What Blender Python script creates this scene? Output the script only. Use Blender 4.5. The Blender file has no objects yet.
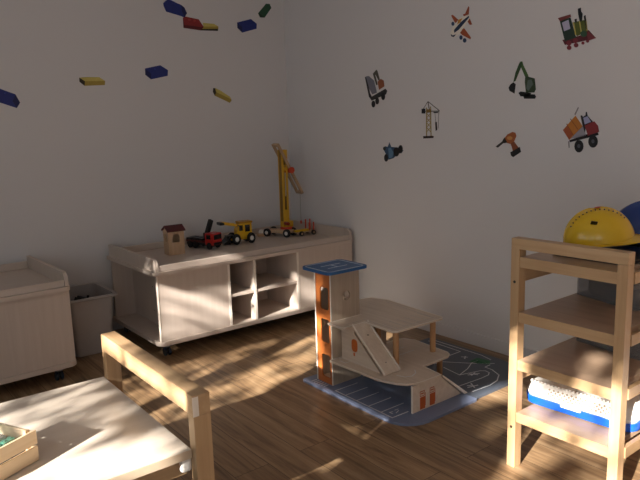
import bpy, bmesh, math, random
from mathutils import Vector, Matrix
random.seed(7)
PI = math.pi
S = bpy.context.scene
C = S.collection

def hexc(h, a=1.0):
    h = h.lstrip('#')
    v = [int(h[i:i+2], 16)/255 for i in (0, 2, 4)]
    return tuple((x/12.92 if x <= .04045 else ((x+.055)/1.055)**2.4) for x in v) + (a,)

# ---------------------------------------------------------------- camera
F_PX, PITCH, ROLL, YAW = 638.0, math.radians(9.97), math.radians(-1.73), math.radians(38.0)
cam_data = bpy.data.cameras.new('camera')
cam_data.sensor_width = 36.0
cam_data.lens = 36.0*F_PX/640
cam_data.clip_start = .02
cam = bpy.data.objects.new('camera', cam_data)
C.objects.link(cam)
fw = Vector((math.sin(YAW)*math.cos(PITCH), math.cos(YAW)*math.cos(PITCH), -math.sin(PITCH)))
rt = Vector((math.cos(YAW), -math.sin(YAW), 0))
upv = rt.cross(fw)
r2 = rt*math.cos(ROLL) + upv*math.sin(ROLL)
u2 = upv*math.cos(ROLL) - rt*math.sin(ROLL)
cam.matrix_world = Matrix(((r2.x, u2.x, -fw.x, -2.268*1.35), (r2.y, u2.y, -fw.y, -3.15*1.35), (r2.z, u2.z, -fw.z, 1.35), (0, 0, 0, 1)))
S.camera = cam

# ---------------------------------------------------------------- light and exposure
SUN_AZ, SUN_EL = math.radians(17), math.radians(23)
world = bpy.data.worlds.new('sky')
S.world = world
world.use_nodes = True
wn = world.node_tree
wn.nodes['Background'].inputs[0].default_value = (.80, .89, 1.0, 1)
wn.nodes['Background'].inputs[1].default_value = 2.2
sun_data = bpy.data.lights.new('sun', 'SUN')
sun_data.energy = 22.0
sun_data.angle = math.radians(.7)
sun_data.color = (1.0, .95, .88)
sun = bpy.data.objects.new('sun', sun_data)
C.objects.link(sun)
sd = Vector((math.cos(SUN_AZ)*math.cos(SUN_EL), math.sin(SUN_AZ)*math.cos(SUN_EL), -math.sin(SUN_EL)))
sun.rotation_euler = sd.to_track_quat('-Z', 'Y').to_euler()
sun.location = (-8, -6, 4)
S.view_settings.view_transform = 'Standard'
S.view_settings.look = 'None'
S.view_settings.exposure = 0.0
S.view_settings.gamma = 1.0
S.view_settings.use_curve_mapping = False
def portal(name, loc, rot, sx, sy):
    d = bpy.data.lights.new(name, 'AREA'); d.shape = 'RECTANGLE'; d.size = sx; d.size_y = sy
    d.cycles.is_portal = True
    o = bpy.data.objects.new(name, d); C.objects.link(o); o.location = loc; o.rotation_euler = rot
portal('portal_side', (-4.33, -3.0, 1.6), (0, -PI/2, 0), 1.5, 3.3)
portal('portal_far', (-4.33, -5.6, 1.1), (0, -PI/2, 0), 2.0, 1.5)

# ---------------------------------------------------------------- materials
MATS = {}
def nmat(name):
    m = bpy.data.materials.new(name); m.use_nodes = True
    nt = m.node_tree
    return m, nt, nt.nodes['Principled BSDF']
def flat(name, col, rough=.5, metal=0, spec=.5, noise=.04, coat=0, alpha=None, trans=0):
    if name in MATS: return MATS[name]
    m, nt, b = nmat(name)
    c = hexc(col)
    tc = nt.nodes.new('ShaderNodeTexCoord')
    n = nt.nodes.new('ShaderNodeTexNoise'); n.inputs['Scale'].default_value = 35; n.inputs['Detail'].default_value = 4
    mix = nt.nodes.new('ShaderNodeMix'); mix.data_type = 'RGBA'
    mix.inputs[6].default_value = tuple(x*(1-noise*2) for x in c[:3])+(1,)
    mix.inputs[7].default_value = tuple(min(1, x*(1+noise*2)) for x in c[:3])+(1,)
    nt.links.new(tc.outputs['Object'], n.inputs['Vector'])
    nt.links.new(n.outputs['Fac'], mix.inputs[0])
    nt.links.new(mix.outputs[2], b.inputs['Base Color'])
    b.inputs['Roughness'].default_value = rough; b.inputs['Metallic'].default_value = metal
    b.inputs['Specular IOR Level'].default_value = spec; b.inputs['Coat Weight'].default_value = coat
    b.inputs['Transmission Weight'].default_value = trans
    if alpha is not None: b.inputs['Alpha'].default_value = alpha
    MATS[name] = m
    return m
def wood(name, c1, c2, axis='Z', scale=1.0, rough=.45, knots=0.0, contrast=1.0):
    if name in MATS: return MATS[name]
    m, nt, b = nmat(name)
    tc = nt.nodes.new('ShaderNodeTexCoord'); mp = nt.nodes.new('ShaderNodeMapping')
    sc = {'X': (1.2, 22, 22), 'Y': (22, 1.2, 22), 'Z': (22, 22, 1.2)}[axis]
    mp.inputs['Scale'].default_value = tuple(v*scale for v in sc)
    n = nt.nodes.new('ShaderNodeTexNoise'); n.inputs['Scale'].default_value = 2.2; n.inputs['Detail'].default_value = 6
    n.inputs['Roughness'].default_value = .6; n.inputs['Distortion'].default_value = .4
    r = nt.nodes.new('ShaderNodeValToRGB')
    r.color_ramp.elements[0].position = .5-.22/contrast; r.color_ramp.elements[0].color = hexc(c2)
    r.color_ramp.elements[1].position = .5+.22/contrast; r.color_ramp.elements[1].color = hexc(c1)
    nt.links.new(tc.outputs['Object'], mp.inputs[0]); nt.links.new(mp.outputs[0], n.inputs['Vector'])
    nt.links.new(n.outputs['Fac'], r.inputs[0])
    out = r.outputs[0]
    if knots:
        n2 = nt.nodes.new('ShaderNodeTexNoise'); n2.inputs['Scale'].default_value = 3.0; n2.inputs['Detail'].default_value = 2
        mp2 = nt.nodes.new('ShaderNodeMapping'); mp2.inputs['Scale'].default_value = tuple(v*.35+.6 for v in (1, 1, 1))
        nt.links.new(tc.outputs['Object'], mp2.inputs[0]); nt.links.new(mp2.outputs[0], n2.inputs['Vector'])
        mx = nt.nodes.new('ShaderNodeMix'); mx.data_type = 'RGBA'; mx.blend_type = 'MULTIPLY'
        mr = nt.nodes.new('ShaderNodeMapRange'); mr.inputs[1].default_value = .4; mr.inputs[2].default_value = .65
        mr.inputs[3].default_value = 0; mr.inputs[4].default_value = knots
        nt.links.new(n2.outputs['Fac'], mr.inputs[0]); nt.links.new(mr.outputs[0], mx.inputs[0])
        nt.links.new(out, mx.inputs[6]); mx.inputs[7].default_value = hexc('#b08050'); out = mx.outputs[2]
    nt.links.new(out, b.inputs['Base Color'])
    b.inputs['Roughness'].default_value = rough
    MATS[name] = m
    return m
def floor_mat():
    m, nt, b = nmat('oak_plank_floor')
    N = nt.nodes.new; Lk = nt.links.new
    tc = N('ShaderNodeTexCoord')
    mp = N('ShaderNodeMapping'); mp.inputs['Rotation'].default_value = (0, 0, PI/2)
    br = N('ShaderNodeTexBrick'); br.inputs['Scale'].default_value = 1
    br.inputs['Brick Width'].default_value = 1.35; br.inputs['Row Height'].default_value = .16
    br.inputs['Mortar Size'].default_value = .0012; br.inputs['Bias'].default_value = 0; br.offset = .37
    br.inputs['Color1'].default_value = (0, 0, 0, 1); br.inputs['Color2'].default_value = (1, 1, 1, 1)
    br.inputs['Mortar'].default_value = (.5, .5, .5, 1)
    Lk(tc.outputs['Object'], mp.inputs[0]); Lk(mp.outputs[0], br.inputs['Vector'])
    mg = N('ShaderNodeMapping'); mg.inputs['Scale'].default_value = (16, 1.1, 1)
    Lk(tc.outputs['Object'], mg.inputs[0])
    ad = N('ShaderNodeVectorMath'); ad.operation = 'MULTIPLY_ADD'
    ad.inputs[1].default_value = (7, 13, 5)
    Lk(br.outputs['Color'], ad.inputs[0]); Lk(mg.outputs[0], ad.inputs[2])
    n = N('ShaderNodeTexNoise'); n.inputs['Scale'].default_value = 1.6; n.inputs['Detail'].default_value = 8
    n.inputs['Roughness'].default_value = .62; n.inputs['Distortion'].default_value = .9
    Lk(ad.outputs[0], n.inputs['Vector'])
    r = N('ShaderNodeValToRGB')
    r.color_ramp.elements[0].position = .30; r.color_ramp.elements[0].color = hexc('#6a5039')
    r.color_ramp.elements[1].position = .72; r.color_ramp.elements[1].color = hexc('#bd9f7c')
    e = r.color_ramp.elements.new(.52); e.color = hexc('#a2825f')
    Lk(n.outputs['Fac'], r.inputs[0])
    mx = N('ShaderNodeMix'); mx.data_type = 'RGBA'; mx.blend_type = 'MULTIPLY'; mx.inputs[0].default_value = .22
    Lk(r.outputs[0], mx.inputs[6]); Lk(br.outputs['Color'], mx.inputs[7])
    # knots
    vo = N('ShaderNodeTexVoronoi'); vo.inputs['Scale'].default_value = 2.3
    mk = N('ShaderNodeMapping'); mk.inputs['Scale'].default_value = (1.9, .8, 1)
    Lk(tc.outputs['Object'], mk.inputs[0]); Lk(mk.outputs[0], vo.inputs['Vector'])
    kr = N('ShaderNodeMapRange'); kr.inputs[1].default_value = .02; kr.inputs[2].default_value = .10
    kr.inputs[3].default_value = .75; kr.inputs[4].default_value = 0
    Lk(vo.outputs['Distance'], kr.inputs[0])
    mx2 = N('ShaderNodeMix'); mx2.data_type = 'RGBA'; Lk(kr.outputs[0], mx2.inputs[0])
    Lk(mx.outputs[2], mx2.inputs[6]); mx2.inputs[7].default_value = hexc('#3c2818')
    mx3 = N('ShaderNodeMix'); mx3.data_type = 'RGBA'; Lk(br.outputs['Fac'], mx3.inputs[0])
    Lk(mx2.outputs[2], mx3.inputs[6]); mx3.inputs[7].default_value = hexc('#3e2b1c')
    Lk(mx3.outputs[2], b.inputs['Base Color'])
    b.inputs['Roughness'].default_value = .42
    bp = N('ShaderNodeBump'); bp.inputs['Strength'].default_value = .08; bp.inputs['Distance'].default_value = .01
    Lk(n.outputs['Fac'], bp.inputs['Height']); Lk(bp.outputs[0], b.inputs['Normal'])
    return m
def wall_mat():
    m, nt, b = nmat('white_wall_paint')
    tc = nt.nodes.new('ShaderNodeTexCoord')
    n = nt.nodes.new('ShaderNodeTexNoise'); n.inputs['Scale'].default_value = 90; n.inputs['Detail'].default_value = 3
    bp = nt.nodes.new('ShaderNodeBump'); bp.inputs['Strength'].default_value = .12; bp.inputs['Distance'].default_value = .003
    nt.links.new(tc.outputs['Object'], n.inputs['Vector']); nt.links.new(n.outputs['Fac'], bp.inputs['Height'])
    nt.links.new(bp.outputs[0], b.inputs['Normal'])
    b.inputs['Base Color'].default_value = hexc('#dcd8d6'); b.inputs['Roughness'].default_value = .85
    return m
M_WALL = wall_mat(); M_FLOOR = floor_mat()
M_MAPLE = wood('pale_maple_laminate', '#d0c0b3', '#c8b7a9', 'Z', .8, .42)
M_MAPLE_X = wood('pale_maple_laminate_lengthwise', '#d0c0b3', '#c8b7a9', 'X', .8, .42)
M_DECK = wood('pale_birch_laminate', '#dacdbe', '#cdbfae', 'X', .5, .32)
M_BEECH_Z = wood('beech_upright', '#c5a57f', '#b08e67', 'Z', .7, .4, knots=.22)
M_BEECH_Y = wood('beech_rail', '#c5a57f', '#b08e67', 'Y', .7, .4, knots=.22)
M_BEECH_X = wood('beech_stretcher', '#c5a57f', '#b08e67', 'X', .7, .4, knots=.22)
M_SHELF = wood('birch_shelf_board', '#c0a48a', '#ac8f76', 'Y', .6, .32)
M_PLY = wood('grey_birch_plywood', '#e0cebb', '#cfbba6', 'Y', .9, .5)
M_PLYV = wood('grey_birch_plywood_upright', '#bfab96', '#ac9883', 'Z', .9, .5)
M_EDGE = flat('pale_edge_band', '#ede2d4', .4)
M_DARK = flat('black_plastic', '#101012', .35)
M_STEEL = flat('brushed_steel', '#9aa0a6', .3, 1)
M_WHITE = flat('white_plastic', '#ece7df', .35)
M_LINE = flat('white_print', '#e2e3e6', .5)

# ---------------------------------------------------------------- mesh helpers
def link(name, bm, mat, parent=None, smooth=False, loc=None):
    me = bpy.data.meshes.new(name)
    bmesh.ops.recalc_face_normals(bm, faces=bm.faces)
    bm.to_mesh(me); bm.free()
    mats = mat if isinstance(mat, (list, tuple)) else [mat]
    for x in mats: me.materials.append(x)
    if smooth:
        for p in me.polygons: p.use_smooth = True
        me.set_sharp_from_angle(angle=math.radians(35))
    o = bpy.data.objects.new(name, me)
    C.objects.link(o)
    if parent: o.parent = parent
    if loc: o.location = loc
    return o
def tag(o, label, cat, group=None, kind=None):
    if label: o['label'] = label
    if cat: o['category'] = cat
    if group: o['group'] = group
    if kind: o['kind'] = kind
    return o
def thing(name, label, cat, loc=(0, 0, 0), rotz=0, group=None):
    o = bpy.data.objects.new(name, None); o.empty_display_size = .05
    C.objects.link(o); o.location = loc; o.rotation_euler = (0, 0, rotz)
    return tag(o, label, cat, group)
def merge(bm, tmp, mi=0):
    me = bpy.data.meshes.new('t'); 
    for f in tmp.faces: f.material_index = mi
    tmp.to_mesh(me); tmp.free(); bm.from_mesh(me); bpy.data.meshes.remove(me)
def add_box(bm, x0, x1, y0, y1, z0, z1, bev=.0, mat=None, mi=0, seg=2):
    t = bmesh.new()
    bmesh.ops.create_cube(t, size=1)
    bmesh.ops.scale(t, vec=(x1-x0, y1-y0, z1-z0), verts=t.verts)
    if bev: bmesh.ops.bevel(t, geom=list(t.edges), offset=bev, segments=seg, profile=.6, affect='EDGES')
    bmesh.ops.translate(t, vec=((x0+x1)/2, (y0+y1)/2, (z0+z1)/2), verts=t.verts)
    if mat: bmesh.ops.transform(t, matrix=mat, verts=t.verts)
    merge(bm, t, mi); return bm
def box(x0, x1, y0, y1, z0, z1, bev=.0, mat=None, seg=2):
    return add_box(bmesh.new(), x0, x1, y0, y1, z0, z1, bev, mat, 0, seg)
def add_cyl(bm, p0, p1, r0, r1=None, n=20, bev=0, mi=0):
    p0, p1 = Vector(p0), Vector(p1); r1 = r0 if r1 is None else r1
    t = bmesh.new()
    bmesh.ops.create_cone(t, cap_ends=True, segments=n, radius1=r0, radius2=r1, depth=(p1-p0).length)
    if bev:
        bmesh.ops.bevel(t, geom=[e for e in t.edges if len(e.link_faces) == 2 and any(len(f.verts) > 4 for f in e.link_faces)], offset=bev, segments=2, affect='EDGES')
    q = (p1-p0).to_track_quat('Z', 'Y').to_matrix().to_4x4()
    bmesh.ops.transform(t, matrix=Matrix.Translation((p0+p1)/2) @ q, verts=t.verts)
    merge(bm, t, mi); return bm
def cyl(p0, p1, r0, r1=None, n=20, bev=0): return add_cyl(bmesh.new(), p0, p1, r0, r1, n, bev)
def lathe(prof, n=32):
    bm = bmesh.new(); rings = []
    for r, z in prof:
        if r < 1e-5: rings.append([bm.verts.new((0, 0, z))])
        else: rings.append([bm.verts.new((r*math.cos(2*PI*i/n), r*math.sin(2*PI*i/n), z)) for i in range(n)])
    for a, b in zip(rings, rings[1:]):
        for i in range(n):
            j = (i+1) % n
            if len(a) == 1 and len(b) > 1: bm.faces.new((a[0], b[j], b[i]))
            elif len(b) == 1 and len(a) > 1: bm.faces.new((a[i], a[j], b[0]))
            elif len(a) > 1: bm.faces.new((a[i], a[j], b[j], b[i]))
    return bm
PLANES = {'XY': lambda a, b, c: (a, b, c), 'XZ': lambda a, b, c: (a, c, b), 'YZ': lambda a, b, c: (c, a, b)}
def add_plate(bm, outer, holes, c0, c1, plane='XY', mi=0):
    """a flat board of any outline, with holes, from c0 to c1 across its plane"""
    t = bmesh.new(); f = PLANES[plane]
    edges = []
    for loop in [outer]+list(holes):
        vs = [t.verts.new(f(a, b, c0)) for a, b in loop]
        edges += [t.edges.new((vs[i], vs[(i+1) % len(vs)])) for i in range(len(vs))]
    if holes:
        bmesh.ops.triangle_fill(t, use_beauty=True, use_dissolve=False, edges=edges)
    else:
        t.faces.new([e.verts[0] for e in edges]) if False else bmesh.ops.contextual_create(t, geom=edges)
    ret = bmesh.ops.extrude_face_region(t, geom=list(t.faces))
    d = Vector(f(0, 0, c1-c0))
    bmesh.ops.translate(t, vec=d, verts=[g for g in ret['geom'] if isinstance(g, bmesh.types.BMVert)])
    bmesh.ops.recalc_face_normals(t, faces=t.faces)
    merge(bm, t, mi); return bm
def plate(outer, holes, c0, c1, plane='XY'): return add_plate(bmesh.new(), outer, holes, c0, c1, plane)
def rrect(x0, x1, y0, y1, r, n=6):
    rs = r if isinstance(r, (list, tuple)) else [r]*4       # corners (x0,y0) (x1,y0) (x1,y1) (x0,y1)
    out = []
    for (cx, cy, a0, rr) in ((x0+rs[0], y0+rs[0], PI, rs[0]), (x1-rs[1], y0+rs[1], 1.5*PI, rs[1]), (x1-rs[2], y1-rs[2], 0, rs[2]), (x0+rs[3], y1-rs[3], .5*PI, rs[3])):
        if rr < 1e-4: out.append((cx, cy)); continue
        for i in range(n+1):
            a = a0+i*PI/2/n; out.append((cx+rr*math.cos(a), cy+rr*math.sin(a)))
    return out
def circle(cx, cy, r, n=20): return [(cx+r*math.cos(2*PI*i/n), cy+r*math.sin(2*PI*i/n)) for i in range(n)]
def strip(pts, w, z0, z1, closed=False):
    """a thin printed line along a path"""
    bm = bmesh.new(); P = [Vector((p[0], p[1])) for p in pts]
    segs = list(zip(P, P[1:]+([P[0]] if closed else [])))
    if not closed: segs = segs[:len(P)-1]
    for a, b in segs:
        d = (b-a); 
        if d.length < 1e-6: continue
        d.normalize(); nn = Vector((-d.y, d.x))*w/2; e = d*w/2
        q = [a-e+nn, b+e+nn, b+e-nn, a-e-nn]
        add_plate(bm, [(v.x, v.y) for v in q], [], z0, z1)
    return bm
def copy_tree(o, parent=None):
    c = o.copy(); C.objects.link(c); c.parent = parent
    for ch in list(o.children): copy_tree(ch, c)
    return c

# ---------------------------------------------------------------- room
def struct(name, bm, mat, parent=None):
    o = link(name, bm, mat, parent)
    if not parent: o['kind'] = 'structure'
    return o
RX0, RY0, RH = -4.2, -6.5, 2.6
LY = .04
WY0, WY1, WZ0, WZ1 = -4.6, -1.38, .86, 2.06
struct('floor', box(RX0-.1, .1, RY0-.1, .1, -.1, 0), M_FLOOR)
struct('ceiling', box(RX0-.1, .1, RY0-.1, .1, RH, RH+.1), M_WALL)
struct('wall_left', box(RX0-.12, .12, LY, LY+.12, 0, RH), M_WALL)
struct('wall_right', box(0, .12, RY0, LY, 0, RH), M_WALL)
NY0, NY1, NZ0, NZ1 = -6.3, -4.85, .15, 2.06
struct('wall_window', plate([(RY0, 0), (LY, 0), (LY, RH), (RY0, RH)], [[(WY0, WZ0), (WY1, WZ0), (WY1, WZ1), (WY0, WZ1)], [(NY0, NZ0), (NY1, NZ0), (NY1, NZ1), (NY0, NZ1)]], RX0-.12, RX0, 'YZ'), M_WALL)
struct('wall_near', box(RX0-.1, .1, RY0-.12, RY0, 0, RH), M_WALL)
M_BASEB = flat('white_baseboard_paint', '#d9d5d4', .5, noise=.01)
struct('baseboard_right', box(-.014, -.0005, RY0, LY-.0005, 0.0, .078, .003), M_BASEB)
struct('baseboard_left', box(RX0+.01, -.016, LY-.014, LY-.0005, 0.0, .078, .003), M_BASEB)
w1 = bpy.data.objects.new('window_1', None); C.objects.link(w1); w1.location = (RX0-.06, 0, 0); w1['kind'] = 'structure'
fb = bmesh.new()
for (a, b, c, d) in ((WY0, WY1, WZ0, WZ0+.05), (WY0, WY1, WZ1-.05, WZ1), (WY0, WY0+.05, WZ0, WZ1), (WY1-.05, WY1, WZ0, WZ1), (-2.125, -2.015, WZ0, WZ1), (-3.32, -3.22, WZ0, WZ1)):
    add_box(fb, -.03, .03, a, b, c, d, .004)
struct('window_frame', fb, M_WHITE, w1)
struct('shadow_bar', box(-.03, .03, -1.667, WY1-.05, 1.672, 1.702, .004), M_WHITE, w1)  # bar added to cast a straight shadow edge on the long podium
w2 = bpy.data.objects.new('fill_window', None); C.objects.link(w2); w2.location = (RX0-.06, 0, 0); w2['kind'] = 'structure'  # unseen window added to let in sky fill for garage and right wall
fb = bmesh.new()
for (a, b, c, d) in ((NY0, NY1, NZ0, NZ0+.05), (NY0, NY1, NZ1-.05, NZ1), (NY0, NY0+.05, NZ0, NZ1), (NY1-.05, NY1, NZ0, NZ1)):
    add_box(fb, -.03, .03, a, b, c, d, .004)
struct('window_frame', fb, M_WHITE, w2)

# ---------------------------------------------------------------- unseen tree outside the side window, leaves placed to shape the sun patches
TA, TE = math.tan(SUN_AZ), math.tan(SUN_EL)/math.cos(SUN_AZ)
def blob(x, y, cx, cy, rx, ry):
    q = ((x-cx)/rx)**2+((y-cy)/ry)**2
    return max(0, min(1, (1.4-q)*1.6))
def light_at(yw, zw):
    """how open the crown is where a sun ray enters the window, so light falls as it does in the room"""
    k = (zw-.43)/TE; y = yw+TA*k                      # play table
    if .2 < k < 1.9 and -2.66 < y < -1.87:
        return .97 if y < -2.46+.05*math.sin(k*9) else .44+.05*math.sin(y*17+k*3)
    y = yw+TA*1.9; z = zw-TE*1.9
    if -2.67 < y < -1.86 and .43 < z < .62: return .9 if z > .53 else (.9 if y < -2.6 else .01)
    if -2.67 < y < -2.58 and .3 < z < .6: return .9
    k = (-.77-yw)/TA; x = k-4.2; z = zw-TE*k         # long podium, front
    if -1.62 < x < -.02 and .085 < z < .64:
        if z > .535 or (x < -1.53 and z > .525): return .97 if x < -1.42 else (.85 if x < -.95 else .08)
        top = .39+.10*max(0, (x+1.08)) if x > -1.265 else .507-.4*(x+1.557)
        if x > -.55: top = .33
        return (.64 if x < -1.05 else .56) if z < top else .01
    if -.89 < yw+TA*zw/TE < -.70 and zw/TE < 4.2: return .01
    y = yw+TA*2.63; z = zw-TE*2.63                   # its open end
    if y > -.77: return .05
    y = yw+TA*3.127; z = zw-TE*3.127                 # toy garage
    if -1.80 < y < -1.64 and z < .66: return .35 if z < .36 else .10
    for x, z0 in ((-.95, .36), (-.75, .36), (-.6, .36), (-.95, .157), (-.75, .157)):
        y = yw+TA*(x+4.2); z = zw-TE*(x+4.2)
        if -2.32 < y < -1.64 and 0 < z < z0+.03: return .01
    y = yw+TA*3.16; z = zw-TE*3.16                   # shelf rack
    if -3.45 < y < -2.82 and z < .95:
        if y > -2.915: return .97 if z < .50 else (.5 if z < .66 else .05)
        if -3.175 < y < -3.11 and z > .37: return .8 if z < .62 else .02
        if y < -3.215: return .99 if z < .47 else .02
        if z > .37: return .02
        if z > .15: return .45 if -3.02 < y < -2.96 else .7
        return .4
    k = zw/TE; x = k-4.2; y = yw+TA*k                # floor
    if x > -.12: return .01
    if y > -.89: return .01
    if y > -1.18: return .34 if x < -.2 else .15
    if y > -1.66 - .04*math.sin(x*8): return (.58+.30*math.sin(y*31+2*math.sin(x*7))) if x < -.75 else .45
    if y > -2.2: return .01
    return max(.01, .85*blob(x, y, -.52, -2.40, .17, .09), .55*blob(x, y, -.97, -2.93, .16, .07), .45*blob(x, y, -.75, -2.62, .2, .05), .5*blob(x, y, -.35, -2.6, .2, .1))
TX, TY = -6.5, -3.6
tree = thing('dapple_tree', 'unseen leafy tree outside the side window, its crown shaped to dapple the sunlight', 'tree', (TX, TY, -.3))
bm = bmesh.new()
add_cyl(bm, (-.2, -.3, 0), (-.1, -.25, 2.0), .09, .06)
for i in range(9):
    a = i*PI*2/9
    add_cyl(bm, (-.1, -.25, 1.6+.08*i), (-.1+.1*math.cos(a), -.25+1.7*math.sin(a)*(.5+.06*i), 2.4+.12*i), .014, .006, 8)
link('trunk', bm, flat('tree_bark', '#4a3a2c', .9), tree, True)
lb = bmesh.new()
rnd = random.Random(5)
n_l = 0
while n_l < 30000:
    y, z = rnd.uniform(-4.75, -1.25), rnd.uniform(.78, 2.2)
    n_l += 1
    if rnd.random() > -math.log(max(.001, light_at(y, z)))/8.5*(1.9 if light_at(y, z) < .02 else 1): continue
    dx = TX-RX0 + rnd.uniform(-.25, .25)
    k = dx
    p = Vector((dx-(TX-RX0), y+k*math.tan(SUN_AZ)-TY, z-k*math.tan(SUN_EL)/math.cos(SUN_AZ)+.3))
    s = rnd.uniform(.024, .038)
    q = Matrix.Translation(p) @ Matrix.Rotation(rnd.uniform(-.6, .6)+.3, 4, 'Z') @ Matrix.Rotation(rnd.uniform(-.7, .7), 4, 'Y') @ Matrix.Rotation(rnd.uniform(0, 2*PI), 4, 'X')
    vs = [lb.verts.new(q @ Vector(v)) for v in ((0, -s*1.3, 0), (0, -s*.3, -s*.55), (0, s*.7, -s*.35), (0, s*1.3, 0), (0, s*.7, s*.35), (0, -s*.3, s*.55))]
    lb.faces.new(vs)
lv = link('leaves', lb, flat('leaf_green', '#3f6a2a', .6), tree); lv['kind'] = 'stuff'
# ---------------------------------------------------------------- play podiums on castors
def make_podium(width, label, loc, rotz, cubbies=True, depth=.755):
    W, Dp = width, depth
    t = thing('play_podium', label, 'cabinet', loc, rotz, None)
    # origin: front left corner on the floor; x to the right, y to the wall
    link('bottom_board', plate(rrect(-.015, W+.012, -.012, Dp, [.05, .05, .0, .0]), [], .085, .112), [M_MAPLE_X], t)
    link('top_board', plate(rrect(-.02, W+.012, -.015, Dp, [.04, .04, 0, 0]), [], .517, .54), [M_MAPLE_X], t)
    th = .018
    bm = bmesh.new()
    if cubbies:
        add_box(bm, 0, W, Dp-.03, Dp-.012, .112, .517)                       # rear
        add_box(bm, .14, .158, 0.018, Dp-.03, .112, .517)                    # panel set back behind the open end
        add_box(bm, W-.018, W, 0.018, Dp-.03, .112, .517)
    else:
        add_box(bm, 0, W, Dp-.03, Dp-.012, .112, .517)
        add_box(bm, 0, .018, 0.018, Dp-.03, .112, .517)
        add_box(bm, W-.018, W, 0.018, Dp-.03, .112, .517)
    link('carcass', bm, M_MAPLE, t)
    if cubbies:
        d1, d2a, d2b, d3 = .476, .662, .690, 1.020
        link('front_panel', box(0, d1, 0, .018, .112, .517, .001), M_MAPLE, t)
        link('front_panel', box(d3+.018, W, 0, .018, .112, .517, .001), M_MAPLE, t)
        for a in (d1, d2a+.008, d3):
            link('divider', box(a, a+.018, .0005 if a != d1 else 0.0, .38, .112, .517, .001), M_MAPLE, t)
        bm = box(d1+.018, d2a+.008, .38, .39, .112, .517); add_box(bm, d2a+.026, d3, .38, .39, .112, .517)
        link('cubby_back', bm, M_MAPLE, t)
        link('cubby_shelf', box(d1+.018, d2a+.008, .002, .38, .296, .314, .001), M_MAPLE_X, t)
        link('cubby_shelf', box(d2a+.026, d3, .002, .38, .296, .314, .001), M_MAPLE_X, t)
        link('edge_banding', box(0, .006, -.0015, 0, .112, .517), M_EDGE, t)
        for a in (d1-.0, d2a+.008, d3): link('edge_banding', box(a+.001, a+.017, -.0018, 0, .113, .516), M_EDGE, t)
    else:
        link('front_panel', box(0, W, 0, .018, .112, .517, .001), M_MAPLE, t)
    # tray rim: low at the front, higher with rounded noses at the ends
    link('front_rim', box(.02, W-.02, .004, .018, .54, .576, .003), M_MAPLE_X, t)
    link('back_rim', box(.02, W-.02, Dp-.02, Dp-.004, .54, .585, .003), M_MAPLE_X, t)
    nose = [(0.0, .54)] + [(.045-.045*math.cos(a), .562+.053*math.sin(a)) for a in [i*PI/2/8 for i in range(9)]] + [(Dp, .615), (Dp, .54)]
    for x in (-.002, W-.018):
        link('end_rim', plate(nose, [], x, x+.020, 'YZ'), M_MAPLE, t)
    M_CW = flat('castor_wheel_dark', '#26303f', .3)
    for cx, cy in ((.06, .05), (W-.08, .05), (.06, Dp-.08), (W-.08, Dp-.08)):
        c = link('castor', cyl((cx, cy, .062), (cx, cy, .085), .022, .026, 16), M_STEEL, t)
        bm = cyl((cx-.020, cy+.012, .0275), (cx-.007, cy+.012, .0275), .027, None, 20, .004)
        add_cyl(bm, (cx+.007, cy+.012, .0275), (cx+.020, cy+.012, .0275), .027, None, 20, .004)
        link('castor_wheel', bm, M_CW, c, True)
        link('castor_fork', box(cx-.006, cx+.006, cy-.004, cy+.02, .02, .064, .002), M_DARK, c)
    return t
big = make_podium(1.525, 'long pale wooden play podium with open cubbies, toys standing on its rimmed top', (-1.57, -.77, 0), 0)
big['category'] = 'play podium'
small = make_podium(1.45, 'pale wooden play podium with closed front and empty rimmed top at the left edge', (-2.058, -.722, 0), math.radians(1.5), False, .70)
small['category'] = 'play podium'
# shift so that its front RIGHT corner is at the measured point
small.location = (-2.058-1.45*math.cos(math.radians(1.5)), -.722-1.45*math.sin(math.radians(1.5)), 0)
M_PEG = flat('drilled_hole', '#3a2a22', .8)
for (x, z) in ((.139, .20), (.139, .36)):
    link('peg_hole', cyl((x, .40, z), (x+.0005, .40, z), .004, None, 10), M_PEG, big)

# ---------------------------------------------------------------- storage bin with a black toy in it
binm = flat('cloudy_plastic', '#a59f9b', .45, noise=.02)
bt = thing('storage_bin', 'cloudy grey plastic bin wedged between the two wooden podiums', 'bin', (-1.835, -.215, 0))
def loft_rects(rings, n=5, cap=True):
    bm = bmesh.new(); vs = []
    for (hx, hy, r, z) in rings:
        vs.append([bm.verts.new((x, y, z)) for x, y in rrect(-hx, hx, -hy, hy, r, n)])
    for a, b in zip(vs, vs[1:]):
        k = len(a)
        for i in range(k): bm.faces.new((a[i], a[(i+1) % k], b[(i+1) % k], b[i]))
    if cap: bm.faces.new(vs[0]); bm.faces.new(vs[-1])
    return bm
link('bin_body', loft_rects([(.11, .16, .03, .002), (.142, .188, .035, .355), (.138, .184, .035, .355), (.106, .156, .03, .008)]), binm, bt, True)
link('bin_rim', loft_rects([(.139, .185, .035, .352), (.162, .204, .04, .356), (.165, .207, .04, .362), (.160, .202, .04, .372), (.139, .185, .035, .372), (.137, .183, .035, .353)], 5, False), binm, bt, True)
nt_ = thing('toy_machine', 'black toy machine lying inside the grey plastic bin', 'toy', (-1.86, -.22, .17))
bm = box(-.08, .05, -.09, .09, -.15, .09, .02); link('toy_body', bm, M_DARK, nt_)
bm = cyl((-.04, .02, .08), (0, .03, .165), .014); add_cyl(bm, (0, .03, .165), (.045, .0, .15), .012); add_cyl(bm, (.03, -.03, .09), (.045, 0, .15), .012)
add_cyl(bm, (.05, .03, .08), (.075, .05, .16), .008)
link('toy_arm', bm, M_DARK, nt_, True)

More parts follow.
